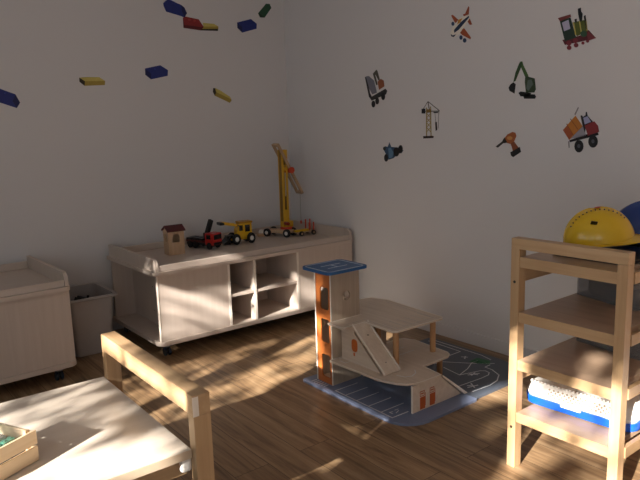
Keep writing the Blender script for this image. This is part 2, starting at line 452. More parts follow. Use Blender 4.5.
# ---------------------------------------------------------------- low play table (its near left half is in the picture)
TZ = .60
tb = thing('play_table', 'low beech play table with pale top and raised end rail, in the left foreground', 'table', (-2.297, -2.655, 0), math.radians(-.6))
TW, TL, TD = .056, .772, 1.12     # frame thickness (x), frame length (y), board length
for sx in (0, -TD-TW):
    link('leg', box(sx, sx+TW, 0, .038, 0, TZ-.064, .003), M_BEECH_Z, tb)
    link('leg', box(sx, sx+TW, TL-.038, TL, 0, TZ-.064, .003), M_BEECH_Z, tb)
    link('end_rail', box(sx, sx+TW, 0, TL, TZ-.064, TZ, .003), M_BEECH_Y, tb)
    link('stretcher', box(sx+.012, sx+.04, .038, TL-.038, .09, .14, .002), M_BEECH_Y, tb)
    link('mortise_joint', box(sx-.0006, sx+.018, -.0006, .0006, TZ-.064, TZ-.004), M_EDGE, tb) if sx == 0 else None
link('tabletop', box(-TD+.0, -.003, .022, TL-.002, .402, .43, .002), M_DECK, tb)
link('top_banding', box(-TD+.001, -.004, .0205, .0215, .403, .429), flat('tan_end_grain', '#cdb79c', .5), tb)  # tan band along the near edge of the tabletop
link('side_rail', box(-TD, -.0, .07, .095, .33, .395, .002), M_BEECH_X, tb)
link('side_rail', box(-TD, -.0, TL-.09, TL-.065, .33, .395, .002), M_BEECH_X, tb)
link('bracket', box(-.034, -.001, .03, .052, .358, .400, .008), M_WHITE, tb)

# ---------------------------------------------------------------- slatted crate of bricks on the table
cr = thing('slatted_crate', 'small slatted wooden crate of loose toy bricks on the play table', 'crate', (-2.666, -2.393, .4305), math.radians(-154))
M_SLAT = wood('pine_slat', '#dcc3a0', '#cbae88', 'X', .8, .5)
M_SLATY = wood('pine_slat_cross', '#e2cdb0', '#d2b895', 'Y', .8, .5)
CL, CW, CH = .27, .17, .095        # x runs down the near side, y = -(up the far side)
for z0, z1 in ((.002, .046), (.052, .094)):
    for y in (-.006, CW-.0):
        yy = -y
        link('slat', box(0, CL, -(y+.007)+.0, -(y), z0, z1, .0015) if y < 0 else box(0, CL, -CW, -CW+.007, z0, z1, .0015), M_SLAT, cr)
    for x in (.007, CL-.014):
        link('end_slat', box(x, x+.007, -CW+.007, -.001, z0, z1, .0015), M_SLATY, cr)
for x in (.014, CL-.03):
    for y in (-.018, -CW+.007):
        link('corner_post', box(x, x+.012, y, y+.012, .004, .100, .001), M_SLAT, cr)
link('crate_floor', box(.007, CL-.007, -CW+.007, -.001, .0, .006), M_SLAT, cr)
crM = cr.matrix_basis
cols = [('mint green', '#8fe0c4'), ('mint green', '#a4ecd2'), ('yellow', '#d8b832'), ('dark blue', '#20304e'), ('black', '#1b1b1e'), ('white', '#dedcd4'), ('red', '#a83028')]
rr = random.Random(3)
def brick_toy(col, name, x, y, z, rz, tilt, sx=.04, sy=.02):
    b = thing('toy_brick', None, 'toy brick', group='toy bricks in the crate')
    bm = box(-sx/2, sx/2, -sy/2, sy/2, 0, .017, .001)
    for i in (-1, 1):
        add_cyl(bm, (i*sx/4, 0, .017), (i*sx/4, 0, .021), .006, None, 12)
    C.objects.unlink(b); bpy.data.objects.remove(b)
    o = link('toy_brick', bm, flat('brick_'+name.replace(' ', '_')+col[1:], col, .3))
    M = crM @ Matrix.Translation((x, y, z)) @ Matrix.Rotation(rz, 4, 'Z') @ Matrix.Rotation(tilt, 4, 'X')
    o.matrix_world = Matrix.Translation(cr.location) @ Matrix.Rotation(math.radians(-154), 4, 'Z') @ Matrix.Translation((x, y, z)) @ Matrix.Rotation(rz, 4, 'Z') @ Matrix.Rotation(tilt, 4, 'X')
    return o
k = 0
for layer in range(3):
    for gx in range(5):
        for gy in range(4):
            if layer < 2 and 0 < gx < 4 and 0 < gy < 3: continue
            nm, col = cols[(k*5+layer*3+gx) % len(cols)]
            if layer == 2 and gy >= 1: nm, col = cols[(0, 1, 5, 1)[k % 4]]
            o = brick_toy(col, nm, .042+gx*.046, -.032-gy*.036, .0075+layer*.0215, rr.uniform(-.2, .2), 0)
            pos = {0: 'along the slats of the near side', 3: 'along the far side'}.get(gy, 'in the middle')
            tag(o, '%s toy brick lying in the slatted crate, %s' % (nm, pos), 'toy brick', 'toy bricks in the crate')
            k += 1

# ---------------------------------------------------------------- shelf rack
sh = thing('shelf_rack', 'open beech shelf rack with four pale boards against the right wall', 'shelf', (-1.043, -3.281, 0))
SW, SD, SH, SL = .043, .444, .922, .89
M_BOLT = flat('black_bolt', '#15130f', .4)
for sx in (0, SL-SW):
    for y0 in (0, SD-.036):
        lg = link('post', box(sx, sx+SW, y0, y0+.036, 0, SH-.040, .002), M_BEECH_Z, sh)
        if sx == 0 and y0 > 0:
            for z in (.755, .169):
                link('bolt', cyl((-.0012, y0+.018, z), (.004, y0+.018, z), .0055, None, 14), M_BOLT, lg)
    link('top_rail', box(sx, sx+SW, 0, SD, SH-.040, SH, .002), M_BEECH_Y, sh)
for zt, th in ((.853, .020), (.639, .020), (.448, .020), (.234, .020)):
    s_ = link('shelf_board', box(.006, SL-.006, .036 if False else .0365, SD-.0365, zt-th, zt, .001), M_SHELF, sh)
    link('shelf_edge', box(.004, .014, .0365, SD-.0365, zt-.040, zt-.0005, .001), M_BEECH_Y, s_)
    link('shelf_edge', box(SW+.001, SL-SW-.001, -.004, .012, zt-.040, zt-.0005, .001), M_BEECH_X, s_)
for zt in (.80, .405):
    link('back_stretcher', box(SW, SL-SW, SD-.022, SD-.004, zt-.052, zt, .001), M_BEECH_X, sh)

# ---------------------------------------------------------------- helmets on a black tray, top of the rack
tr = link('black_tray', plate(rrect(-.15, .15, -.15, .15, .03), [], 0, .012), M_DARK, None, loc=(-.785, -3.08, .8545))
tag(tr, 'flat black tray lying under the yellow helmet on the top shelf', 'tray')
def helmet(label, loc, rz, col, scale=1.0, tilt=0, dots=True):
    t = thing('toy_helmet', label, 'helmet', loc, rz, 'toy helmets on the top shelf')
    t.rotation_euler = (0, tilt, rz); t.scale = (scale,)*3
    mt = flat('helmet_plastic'+col[1:], col, .22, noise=.01)
    bm = bmesh.new(); n = 40; rings = []
    for k in range(15):
        a = k/14*PI/2
        z = .132*math.sin(a)
        rr_ = math.cos(a)**.92 if a < PI/2-.01 else 0
        if rr_ < 1e-3: rings.append([bm.verts.new((0, 0, .140))]); continue
        ring = []
        for i in range(n):
            th = 2*PI*i/n
            ridge = 1+.035*max(0, 1-abs(math.sin(th))*5)*math.sin(a)
            ring.append(bm.verts.new((.135*rr_*math.cos(th), .108*rr_*math.sin(th), z*ridge+.008)))
        rings.append(ring)
    for a_, b_ in zip(rings, rings[1:]):
        for i in range(n):
            j = (i+1) % n
            if len(b_) == 1: bm.faces.new((a_[i], a_[j], b_[0]))
            else: bm.faces.new((a_[i], a_[j], b_[j], b_[i]))
    link('shell', bm, mt, t, True)
    # peak and brim
    bm = bmesh.new(); top = []; bot = []; inn = []
    for i in range(n):
        th = 2*PI*i/n; ext = .010+.040*max(0, math.cos(th))**1.5
        top.append(bm.verts.new(((.134+ext)*math.cos(th), (.107+ext*.8)*math.sin(th), .006-.012*max(0, math.cos(th)))))
        bot.append(bm.verts.new(((.134+ext)*math.cos(th), (.107+ext*.8)*math.sin(th), .001-.012*max(0, math.cos(th)))))
        inn.append(bm.verts.new((.132*math.cos(th), .105*math.sin(th), .011)))
    for i in range(n):
        j = (i+1) % n
        bm.faces.new((inn[i], inn[j], top[j], top[i])); bm.faces.new((top[i], top[j], bot[j], bot[i])); bm.faces.new((bot[i], bot[j], inn[j], inn[i]))
    link('brim', bm, mt, t, True)
    if dots:
        bm = bmesh.new()
        for k in range(15):
            a = math.radians(38+k*7.5)
            x, z = .135*math.cos(a), (.136*math.sin(a)*.93)
            y = -.108*math.sqrt(max(0, math.sin(.40)**2))
            bmesh.ops.create_uvsphere(bm, u_segments=8, v_segments=6, radius=.0028, matrix=Matrix.Translation((x*.93, y, z+.012)))
        link('vent_hole', bm, M_DARK, t)
    return t
hy = helmet('yellow toy construction helmet on the top shelf of the rack', (-.765, -3.030, .892), math.radians(-52), '#dbb024', .94, math.radians(-10))
hb = helmet('dark blue toy helmet behind the yellow one, cut off by the right edge', (-.47, -3.07, .872), math.radians(-40), '#123a80', 1.08, 0, False)
st = link('black_slab', box(-.11, .11, -.10, .10, 0, .014, .004), M_DARK, None, loc=(-.47, -3.07, .8545))  # black slab stands in for the dark hollow under the helmet
tag(st, 'flat black slab standing in for the dark hollow under the dark blue helmet', 'plate')
bm = bmesh.new()
add_box(bm, -.012, .012, -.002, .002, -.008, .008, 0, Matrix.Translation((0, 0, 0)))
em = link('helmet_emblem', bm, M_DARK, hy, loc=(-.02, -.090, .096)); em.rotation_euler = (.7, .3, 0)
bm = bmesh.new(); add_cyl(bm, (0, 0, 0), (0, 0, .002), .012, None, 12)
em = link('helmet_badge', bm, flat('orange_badge', '#c2451f', .4), hy, loc=(.012, -.012, .142))

# ---------------------------------------------------------------- boxes on the middle shelves
def clear_box(label, loc, rz, lx, ly, h, dark, group=None):
    t = thing('storage_box', label, 'storage box', loc, rz, group)
    m = flat('smoky_clear_plastic', '#8b8785', .25, noise=.01, alpha=.38)
    bm = bmesh.new()
    link('box_wall', plate(rrect(0, lx, -ly, 0, .02), [rrect(.003, lx-.003, -ly+.003, -.003, .018)], .002, h), m, t)
    link('box_base', plate(rrect(0, lx, -ly, 0, .02), [], 0, .002), m, t)
    link('box_lip', plate(rrect(-.006, lx+.006, -ly-.006, .006, .022), [rrect(.003, lx-.003, -ly+.003, -.003, .018)], h, h+.004), m, t)
    link('dark_contents', box(.014, lx-.014, -ly+.012, -.05, .004, h*.8, .02), dark, t)
    return t
clear_box('smoky plastic box with dark contents on the second shelf of the rack', (-.648, -2.874, .6395), math.radians(-16), .34, .30, .104, flat('dark_cloth', '#17181d', .8))
b3 = clear_box('low brown box at the back of the third shelf', (-.675, -2.895, .4485), math.radians(-8), .36, .30, .085, flat('brown_card', '#5b4a3c', .8))

# ---------------------------------------------------------------- white and blue latticed caddy on the bottom shelf
bk = thing('latticed_caddy', 'white plastic caddy with lattice lid and blue base on the bottom shelf', 'caddy', (-.785, -3.035, .2345), math.radians(4))
M_BLUE = flat('bright_blue_plastic', '#1458c8', .3, noise=.01)
def loft(rings, n=6):
    return loft_rects(rings, n)
link('base_tray', loft([(.125, .205, .05, 0), (.135, .217, .055, .006), (.137, .22, .055, .036), (.125, .21, .05, .036)]), M_BLUE, bk, True)
link('lid', loft([(.130, .213, .05, .036), (.134, .216, .05, .05), (.120, .200, .05, .082), (.112, .19, .045, .090), (.05, .15, .03, .093)]), M_WHITE, bk, True)
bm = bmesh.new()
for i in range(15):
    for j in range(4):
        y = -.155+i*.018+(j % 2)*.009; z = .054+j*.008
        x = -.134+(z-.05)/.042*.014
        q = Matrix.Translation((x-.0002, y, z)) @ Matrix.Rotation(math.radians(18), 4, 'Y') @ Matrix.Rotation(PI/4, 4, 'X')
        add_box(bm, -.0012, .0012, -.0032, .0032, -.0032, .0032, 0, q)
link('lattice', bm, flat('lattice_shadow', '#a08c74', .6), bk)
bm = bmesh.new()
for i in range(26):
    y = -.18+i*.0145
    add_box(bm, -.118, -.108, y, y+.008, .088, .0975, .002)
link('scalloped_edge', bm, M_WHITE, bk)
link('clip', box(-.146, -.134, -.03, .05, .03, .055, .004), M_WHITE, bk)
DECALS = [
  ('L', 'brick_sticker', 'blue toy brick sticker cut off by the left edge of the photo', 'sticker', 'toy brick wall stickers', [('brick_body', '#1d2d78', 0, [[(-2.1458,1.6519),(-2.123,1.6394),(-2.0799,1.6226),(-2.0401,1.6078),(-2.0182,1.5575),(-2.0405,1.5245),(-2.1317,1.5574),(-2.1551,1.566)]]),('brick_face', '#121c52', 1, [[(-2.0401,1.6078),(-2.0182,1.5575),(-2.0405,1.5245),(-2.0611,1.5662)]]),('brick_studs', '#2a3f95', 2, [[(-2.0915,1.6138),(-2.0923,1.612),(-2.094,1.6105),(-2.0964,1.6097),(-2.0989,1.6096),(-2.1011,1.6104),(-2.1026,1.6119),(-2.1029,1.6137),(-2.1022,1.6156),(-2.1004,1.6171),(-2.0981,1.6179),(-2.0955,1.6179),(-2.0933,1.6171),(-2.0919,1.6157)]])]),
  ('L', 'brick_sticker', 'lone yellow toy brick sticker, leftmost yellow one on the left wall', 'sticker', 'toy brick wall stickers', [('brick_body', '#a88f3a', 0, [[(-1.6447,1.7157),(-1.6039,1.7201),(-1.5142,1.7222),(-1.4763,1.6984),(-1.4805,1.6719),(-1.6144,1.6644),(-1.6454,1.6898)]]),('brick_face', '#2a2210', 1, [[(-1.6447,1.7157),(-1.6099,1.694),(-1.6144,1.6644),(-1.6454,1.6898)]]),('brick_face', '#cdbb62', 1, [[(-1.6412,1.7158),(-1.5142,1.7222),(-1.4781,1.6984),(-1.6099,1.694)]])]),
  ('L', 'brick_sticker', 'blue toy brick sticker with a light stud, between the two lower yellow ones', 'sticker', 'toy brick wall stickers', [('brick_body', '#1d2d78', 0, [[(-1.191,1.7877),(-1.0765,1.8135),(-1.0213,1.7818),(-1.0264,1.7424),(-1.153,1.7153),(-1.1925,1.7456)]]),('brick_face', '#121c52', 1, [[(-1.1912,1.7858),(-1.1499,1.754),(-1.153,1.7153),(-1.1925,1.7456)]]),('brick_studs', '#2a3f95', 2, [[(-1.109,1.7866),(-1.11,1.7843),(-1.1124,1.7824),(-1.1158,1.7813),(-1.1194,1.7812),(-1.1225,1.7821),(-1.1246,1.7838),(-1.1252,1.7861),(-1.1243,1.7883),(-1.1219,1.7902),(-1.1186,1.7913),(-1.115,1.7914),(-1.1118,1.7905),(-1.1097,1.7888)]])]),
  ('L', 'brick_sticker', 'blue toy brick sticker at the top edge touching the red brick sticker', 'sticker', 'toy brick wall stickers', [('brick_body', '#1d2d78', 0, [[(-1.023,2.2321),(-0.9828,2.2627),(-0.885,2.231),(-0.8626,2.2158),(-0.8455,2.1794),(-0.8676,2.1466),(-0.8906,2.1552),(-1.0046,2.1766),(-1.0208,2.2122)]]),('brick_face', '#121c52', 1, [[(-0.885,2.231),(-0.8626,2.2158),(-0.8455,2.1794),(-0.8676,2.1466),(-0.8841,2.19)]])]),
  ('L', 'brick_sticker', 'red toy brick sticker between a blue and a yellow one', 'sticker', 'toy brick wall stickers', [('brick_body', '#8e2626', 0, [[(-0.8708,2.1567),(-0.7557,2.1448),(-0.7183,2.0948),(-0.7447,2.0683),(-0.8806,2.0766),(-0.8798,2.1422)]]),('brick_face', '#5c1417', 1, [[(-0.8798,2.1422),(-0.8728,2.0979),(-0.7431,2.091),(-0.7183,2.0948),(-0.7447,2.0683),(-0.8806,2.0766)]]),('brick_studs', '#ab3a34', 2, [[(-0.8175,2.1366),(-0.8189,2.1336),(-0.8221,2.131),(-0.8267,2.1293),(-0.8317,2.1289),(-0.8361,2.1299),(-0.8391,2.132),(-0.84,2.1349),(-0.8387,2.138),(-0.8354,2.1406),(-0.8308,2.1422),(-0.8258,2.1426),(-0.8214,2.1416),(-0.8184,2.1395)], [(-0.7776,2.1327),(-0.779,2.1296),(-0.7823,2.127),(-0.7869,2.1253),(-0.792,2.1249),(-0.7964,2.1259),(-0.7994,2.1281),(-0.8003,2.131),(-0.799,2.134),(-0.7957,2.1366),(-0.791,2.1383),(-0.786,2.1387),(-0.7815,2.1377),(-0.7785,2.1356)]])]),
  ('L', 'brick_sticker', 'yellow toy brick sticker directly right of the red one', 'sticker', 'toy brick wall stickers', [('brick_body', '#a88f3a', 0, [[(-0.7246,2.1225),(-0.6334,2.1221),(-0.5966,2.1032),(-0.6027,2.0741),(-0.7447,2.0683),(-0.7183,2.0948)]]),('brick_face', '#2a2210', 1, [[(-0.7399,2.0792),(-0.6017,2.09),(-0.6027,2.0741),(-0.7447,2.0683)]]),('brick_face', '#cdbb62', 1, [[(-0.7246,2.1225),(-0.6334,2.1221),(-0.5965,2.1054),(-0.7165,2.097)]]),('brick_studs', '#cdbb62', 2, [[(-0.6839,2.1149),(-0.6849,2.1127),(-0.6873,2.1108),(-0.6907,2.1096),(-0.6944,2.1093),(-0.6977,2.11),(-0.6998,2.1116),(-0.7005,2.1137),(-0.6996,2.1159),(-0.6971,2.1178),(-0.6937,2.119),(-0.69,2.1193),(-0.6868,2.1186),(-0.6846,2.117)], [(-0.6507,2.1137),(-0.6516,2.1115),(-0.6541,2.1096),(-0.6575,2.1084),(-0.6613,2.1081),(-0.6645,2.1088),(-0.6668,2.1104),(-0.6674,2.1125),(-0.6665,2.1147),(-0.664,2.1166),(-0.6606,2.1178),(-0.6569,2.1181),(-0.6536,2.1174),(-0.6514,2.1158)]])]),
  ('L', 'brick_sticker', 'blue toy brick sticker just below the green one', 'sticker', 'toy brick wall stickers', [('brick_body', '#1d2d78', 0, [[(-0.4347,2.1462),(-0.3114,2.1808),(-0.2605,2.1498),(-0.2641,2.1127),(-0.3952,2.0754),(-0.4349,2.1072)]]),('brick_face', '#121c52', 1, [[(-0.4348,2.145),(-0.3928,2.1161),(-0.3952,2.0754),(-0.4349,2.1072)]])]),
  ('L', 'brick_sticker', 'small green toy brick sticker near the room corner', 'sticker', 'toy brick wall stickers', [('brick_body', '#1f4a30', 0, [[(-0.1682,2.3043),(-0.1334,2.3056),(-0.1193,2.2778),(-0.1853,2.2002),(-0.2275,2.1982),(-0.2449,2.2274)]]),('brick_face', '#12301f', 1, [[(-0.2449,2.2274),(-0.2224,2.2231),(-0.1853,2.2002),(-0.2275,2.1982)]])]),
  ('L', 'brick_sticker', 'slanting yellow toy brick sticker with a dark end, lowest of the wall bricks', 'sticker', 'toy brick wall stickers', [('brick_body', '#a88f3a', 0, [[(-0.6696,1.663),(-0.6539,1.6632),(-0.6126,1.6478),(-0.5298,1.6004),(-0.5177,1.575),(-0.5352,1.5564),(-0.6601,1.6087),(-0.674,1.6358)]]),('brick_face', '#2a2210', 1, [[(-0.6696,1.663),(-0.6539,1.6632),(-0.6482,1.6292),(-0.6601,1.6087),(-0.674,1.6358)]]),('brick_face', '#cdbb62', 1, [[(-0.6512,1.6632),(-0.6126,1.6478),(-0.5298,1.6004),(-0.52,1.5819),(-0.6453,1.6338)]])]),
  ('R', 'airplane_sticker', 'orange and blue airplane sticker high on the right wall', 'sticker', 'vehicle wall stickers', [('wing', '#a4502c', 0, [[(-1.6554,1.9784),(-1.6672,1.9813),(-1.7142,1.9435),(-1.726,1.9156),(-1.6832,1.9362)], [(-1.711,1.8826),(-1.753,1.8945),(-1.8028,1.836),(-1.7992,1.826),(-1.7382,1.8586)]]),('tail', '#9a4a2c', 0, [[(-1.7423,1.9712),(-1.7596,1.9744),(-1.7817,2.0111),(-1.7893,2.0042),(-1.7846,1.9592),(-1.8107,1.9068),(-1.7943,1.9062),(-1.7676,1.9387)]]),('engine', '#243a5c', 1, [[(-1.6802,1.929),(-1.6791,1.924),(-1.6761,1.9203),(-1.6717,1.9187),(-1.6668,1.9193),(-1.6624,1.9222),(-1.6593,1.9268),(-1.6581,1.932),(-1.6592,1.937),(-1.6622,1.9407),(-1.6666,1.9423),(-1.6715,1.9416),(-1.676,1.9387),(-1.679,1.9342)], [(-1.7422,1.8435),(-1.7411,1.838),(-1.738,1.8339),(-1.7334,1.832),(-1.7282,1.8326),(-1.7235,1.8357),(-1.7203,1.8406),(-1.7191,1.8463),(-1.7202,1.8518),(-1.7233,1.8559),(-1.7279,1.8578),(-1.7331,1.8572),(-1.7377,1.8541),(-1.741,1.8492)], [(-1.7706,1.8237),(-1.7694,1.8183),(-1.7659,1.8142),(-1.7607,1.8124),(-1.7549,1.8131),(-1.7497,1.8162),(-1.746,1.8211),(-1.7447,1.8268),(-1.7459,1.8323),(-1.7494,1.8363),(-1.7546,1.8381),(-1.7604,1.8374),(-1.7656,1.8343),(-1.7692,1.8294)]]),('fuselage', '#e8e0d2', 1, [[(-1.6498,1.8787),(-1.6639,1.9076),(-1.7218,1.9557),(-1.7875,1.9656),(-1.7982,1.9486),(-1.7189,1.8669),(-1.6785,1.8502),(-1.6547,1.8602)]]),('fuselage_stripe', '#1c2f4c', 2, [[(-1.6781,1.8928),(-1.7297,1.9314),(-1.7862,1.9578),(-1.7907,1.9497),(-1.7147,1.8909),(-1.6814,1.8776)], [(-1.6546,1.8751),(-1.6681,1.8645),(-1.6956,1.8669),(-1.6761,1.8534),(-1.6579,1.861)]]),('canopy', '#c98a35', 2, [[(-1.7103,1.9469),(-1.741,1.9512),(-1.7259,1.9302),(-1.7028,1.9217)]])]),
  ('R', 'locomotive_sticker', 'green and red steam locomotive sticker, topmost on the right wall', 'sticker', 'vehicle wall stickers', [('frame', '#5a2028', 0, [[(-2.3819,1.7522),(-2.4765,1.7616),(-2.5214,1.7825),(-2.5619,1.7392),(-2.4778,1.7316),(-2.3968,1.726)]]),('cab', '#1d3427', 1, [[(-2.3644,1.8458),(-2.4223,1.8556),(-2.4568,1.7551),(-2.3961,1.7444)]]),('roof', '#7a3a38', 2, [[(-2.3533,1.8626),(-2.4217,1.8706),(-2.4256,1.8581),(-2.3658,1.8444)]]),('cab_window', '#b9b4cc', 2, [[(-2.3772,1.8367),(-2.4125,1.8462),(-2.4245,1.8013),(-2.3907,1.7937)]]),('boiler', '#56601f', 1, [[(-2.4335,1.83),(-2.4963,1.833),(-2.5184,1.777),(-2.4599,1.7607)]]),('boiler_band', '#c4b45c', 2, [[(-2.4373,1.829),(-2.4519,1.7672),(-2.4579,1.7674),(-2.4432,1.8291)], [(-2.4692,1.8305),(-2.4807,1.7785),(-2.4866,1.7786),(-2.4751,1.8305)], [(-2.5037,1.8287),(-2.5111,1.7806),(-2.5163,1.7804),(-2.5089,1.8285)]]),('chimney', '#14161a', 2, [[(-2.4609,1.8913),(-2.476,1.8937),(-2.478,1.8769),(-2.4865,1.8638),(-2.4847,1.8287),(-2.4735,1.8291),(-2.4641,1.8642)], [(-2.4936,1.851),(-2.5018,1.8557),(-2.5146,1.7892),(-2.5082,1.7872)], [(-2.445,1.8433),(-2.4563,1.8447),(-2.457,1.8267),(-2.449,1.8267)]]),('wheel', '#7d2c36', 2, [[(-2.4329,1.7309),(-2.4317,1.7258),(-2.4281,1.722),(-2.4227,1.7203),(-2.4166,1.721),(-2.411,1.7239),(-2.407,1.7286),(-2.4054,1.7341),(-2.4066,1.7393),(-2.4102,1.743),(-2.4157,1.7447),(-2.4218,1.744),(-2.4273,1.741),(-2.4313,1.7363)]]),('wheel', '#7d2c36', 2, [[(-2.4675,1.7388),(-2.4664,1.7338),(-2.4628,1.73),(-2.4575,1.7283),(-2.4515,1.729),(-2.446,1.732),(-2.4421,1.7366),(-2.4405,1.7421),(-2.4416,1.7472),(-2.4452,1.7509),(-2.4505,1.7526),(-2.4565,1.7518),(-2.462,1.7488),(-2.4659,1.7442)]]),('wheel', '#7d2c36', 2, [[(-2.4338,1.7084),(-2.4328,1.7038),(-2.4295,1.7003),(-2.4247,1.6988),(-2.4192,1.6994),(-2.4141,1.702),(-2.4105,1.7062),(-2.4091,1.7112),(-2.4102,1.7158),(-2.4134,1.7192),(-2.4183,1.7208),(-2.4238,1.7202),(-2.4288,1.7175),(-2.4324,1.7133)]]),('wheel', '#7d2c36', 2, [[(-2.4705,1.7163),(-2.4695,1.7117),(-2.4663,1.7083),(-2.4615,1.7068),(-2.4561,1.7074),(-2.4512,1.71),(-2.4476,1.7142),(-2.4462,1.7191),(-2.4472,1.7237),(-2.4504,1.7271),(-2.4552,1.7286),(-2.4606,1.728),(-2.4655,1.7253),(-2.4691,1.7211)]]),('wheel', '#31523a', 2, [[(-2.5143,1.7657),(-2.513,1.7592),(-2.5085,1.7544),(-2.5018,1.7523),(-2.4941,1.7533),(-2.4871,1.7571),(-2.4821,1.7631),(-2.4801,1.7701),(-2.4815,1.7766),(-2.486,1.7814),(-2.4928,1.7835),(-2.5004,1.7825),(-2.5074,1.7786),(-2.5123,1.7726)]]),('wheel', '#7d2c36', 2, [[(-2.5026,1.7227),(-2.5019,1.7197),(-2.4998,1.7175),(-2.4967,1.7164),(-2.4932,1.7168),(-2.4899,1.7186),(-2.4876,1.7214),(-2.4867,1.7246),(-2.4873,1.7276),(-2.4894,1.7299),(-2.4926,1.7309),(-2.4961,1.7304),(-2.4993,1.7287),(-2.5016,1.7259)]]),('wheel', '#7d2c36', 2, [[(-2.5264,1.7288),(-2.5258,1.7258),(-2.5237,1.7236),(-2.5206,1.7226),(-2.5171,1.723),(-2.5139,1.7247),(-2.5116,1.7275),(-2.5107,1.7307),(-2.5113,1.7337),(-2.5134,1.7359),(-2.5165,1.7369),(-2.52,1.7365),(-2.5232,1.7347),(-2.5255,1.732)]]),('cow_catcher', '#7a3038', 2, [[(-2.5184,1.777),(-2.5619,1.7392),(-2.5237,1.7321),(-2.5162,1.7537)]])]),
  ('R', 'excavator_sticker', 'green excavator sticker with a bent arm and black bucket', 'sticker', 'vehicle wall stickers', [('boom', '#44632f', 0, [[(-2.1329,1.669),(-2.1492,1.6702),(-2.1562,1.6505),(-2.1868,1.5963),(-2.1937,1.5768),(-2.1677,1.5897),(-2.1402,1.6438)]]),('arm', '#2f4a26', 1, [[(-2.1318,1.6637),(-2.1493,1.6647),(-2.1435,1.6408),(-2.1094,1.5695),(-2.0962,1.5649),(-2.1082,1.6137)]]),('bucket', '#15161a', 2, [[(-2.0765,1.5524),(-2.0963,1.5638),(-2.1112,1.5527),(-2.1046,1.5031),(-2.0739,1.519),(-2.0667,1.5362)]]),('cab', '#33442c', 1, [[(-2.1708,1.5922),(-2.2286,1.5741),(-2.2368,1.517),(-2.2279,1.5013),(-2.1767,1.5044),(-2.1686,1.5596)]]),('cab_window', '#5d6c64', 2, [[(-2.1876,1.5691),(-2.2098,1.5702),(-2.2201,1.5451),(-2.1926,1.5116),(-2.1793,1.5261)]]),('track', '#121412', 2, [[(-2.131,1.5043),(-2.144,1.5119),(-2.2089,1.4997),(-2.203,1.4837),(-2.1447,1.4853)]]),('track', '#121412', 2, [[(-2.161,1.486),(-2.1737,1.4963),(-2.2313,1.4913),(-2.2399,1.4789),(-2.2321,1.4685),(-2.168,1.4719)]])]),
  ('R', 'crane_truck_sticker', 'grey and brown crane truck sticker, leftmost on the right wall', 'sticker', 'vehicle wall stickers', [('chassis', '#2c2a2a', 0, [[(-0.8932,1.6849),(-0.9167,1.6907),(-0.9429,1.5739),(-0.9596,1.5499),(-1.0952,1.5947),(-1.1113,1.5788),(-1.1,1.5571),(-0.959,1.523),(-0.9307,1.5515)]]),('truck_bed', '#77757f', 1, [[(-0.905,1.6878),(-0.9341,1.6893),(-0.9849,1.655),(-1.0114,1.5736),(-0.9657,1.5649),(-0.9378,1.6049)]]),('boom', '#4f4a3c', 1, [[(-0.9745,1.7013),(-1.009,1.7247),(-1.02,1.7163),(-1.0412,1.6584),(-1.0299,1.6517),(-1.0026,1.6914),(-0.997,1.6919),(-1.0204,1.626),(-1.0068,1.6232)]]),('cab', '#9a5a38', 2, [[(-1.0208,1.6448),(-1.0523,1.6613),(-1.0797,1.648),(-1.0845,1.6104),(-1.0343,1.5911)]]),('wheel', '#101012', 2, [[(-0.994,1.4983),(-0.992,1.4884),(-0.9867,1.4806),(-0.9793,1.4765),(-0.9711,1.4768),(-0.9639,1.4816),(-0.9589,1.4899),(-0.9573,1.5),(-0.9594,1.5099),(-0.9647,1.5177),(-0.9721,1.5218),(-0.9803,1.5213),(-0.9875,1.5165),(-0.9924,1.5083)]]),('wheel', '#101012', 2, [[(-1.0317,1.517),(-1.0297,1.5072),(-1.0246,1.4995),(-1.0172,1.4955),(-1.0092,1.4958),(-1.002,1.5006),(-0.9971,1.5088),(-0.9956,1.5189),(-0.9976,1.5287),(-1.0028,1.5364),(-1.0101,1.5404),(-1.0182,1.54),(-1.0253,1.5352),(-1.0301,1.527)]]),('wheel', '#101012', 2, [[(-1.0911,1.5441),(-1.089,1.5338),(-1.0837,1.5257),(-1.0761,1.5214),(-1.0677,1.5219),(-1.0603,1.5269),(-1.0552,1.5356),(-1.0535,1.5462),(-1.0556,1.5565),(-1.061,1.5646),(-1.0686,1.5688),(-1.0769,1.5683),(-1.0844,1.5632),(-1.0894,1.5546)]])]),
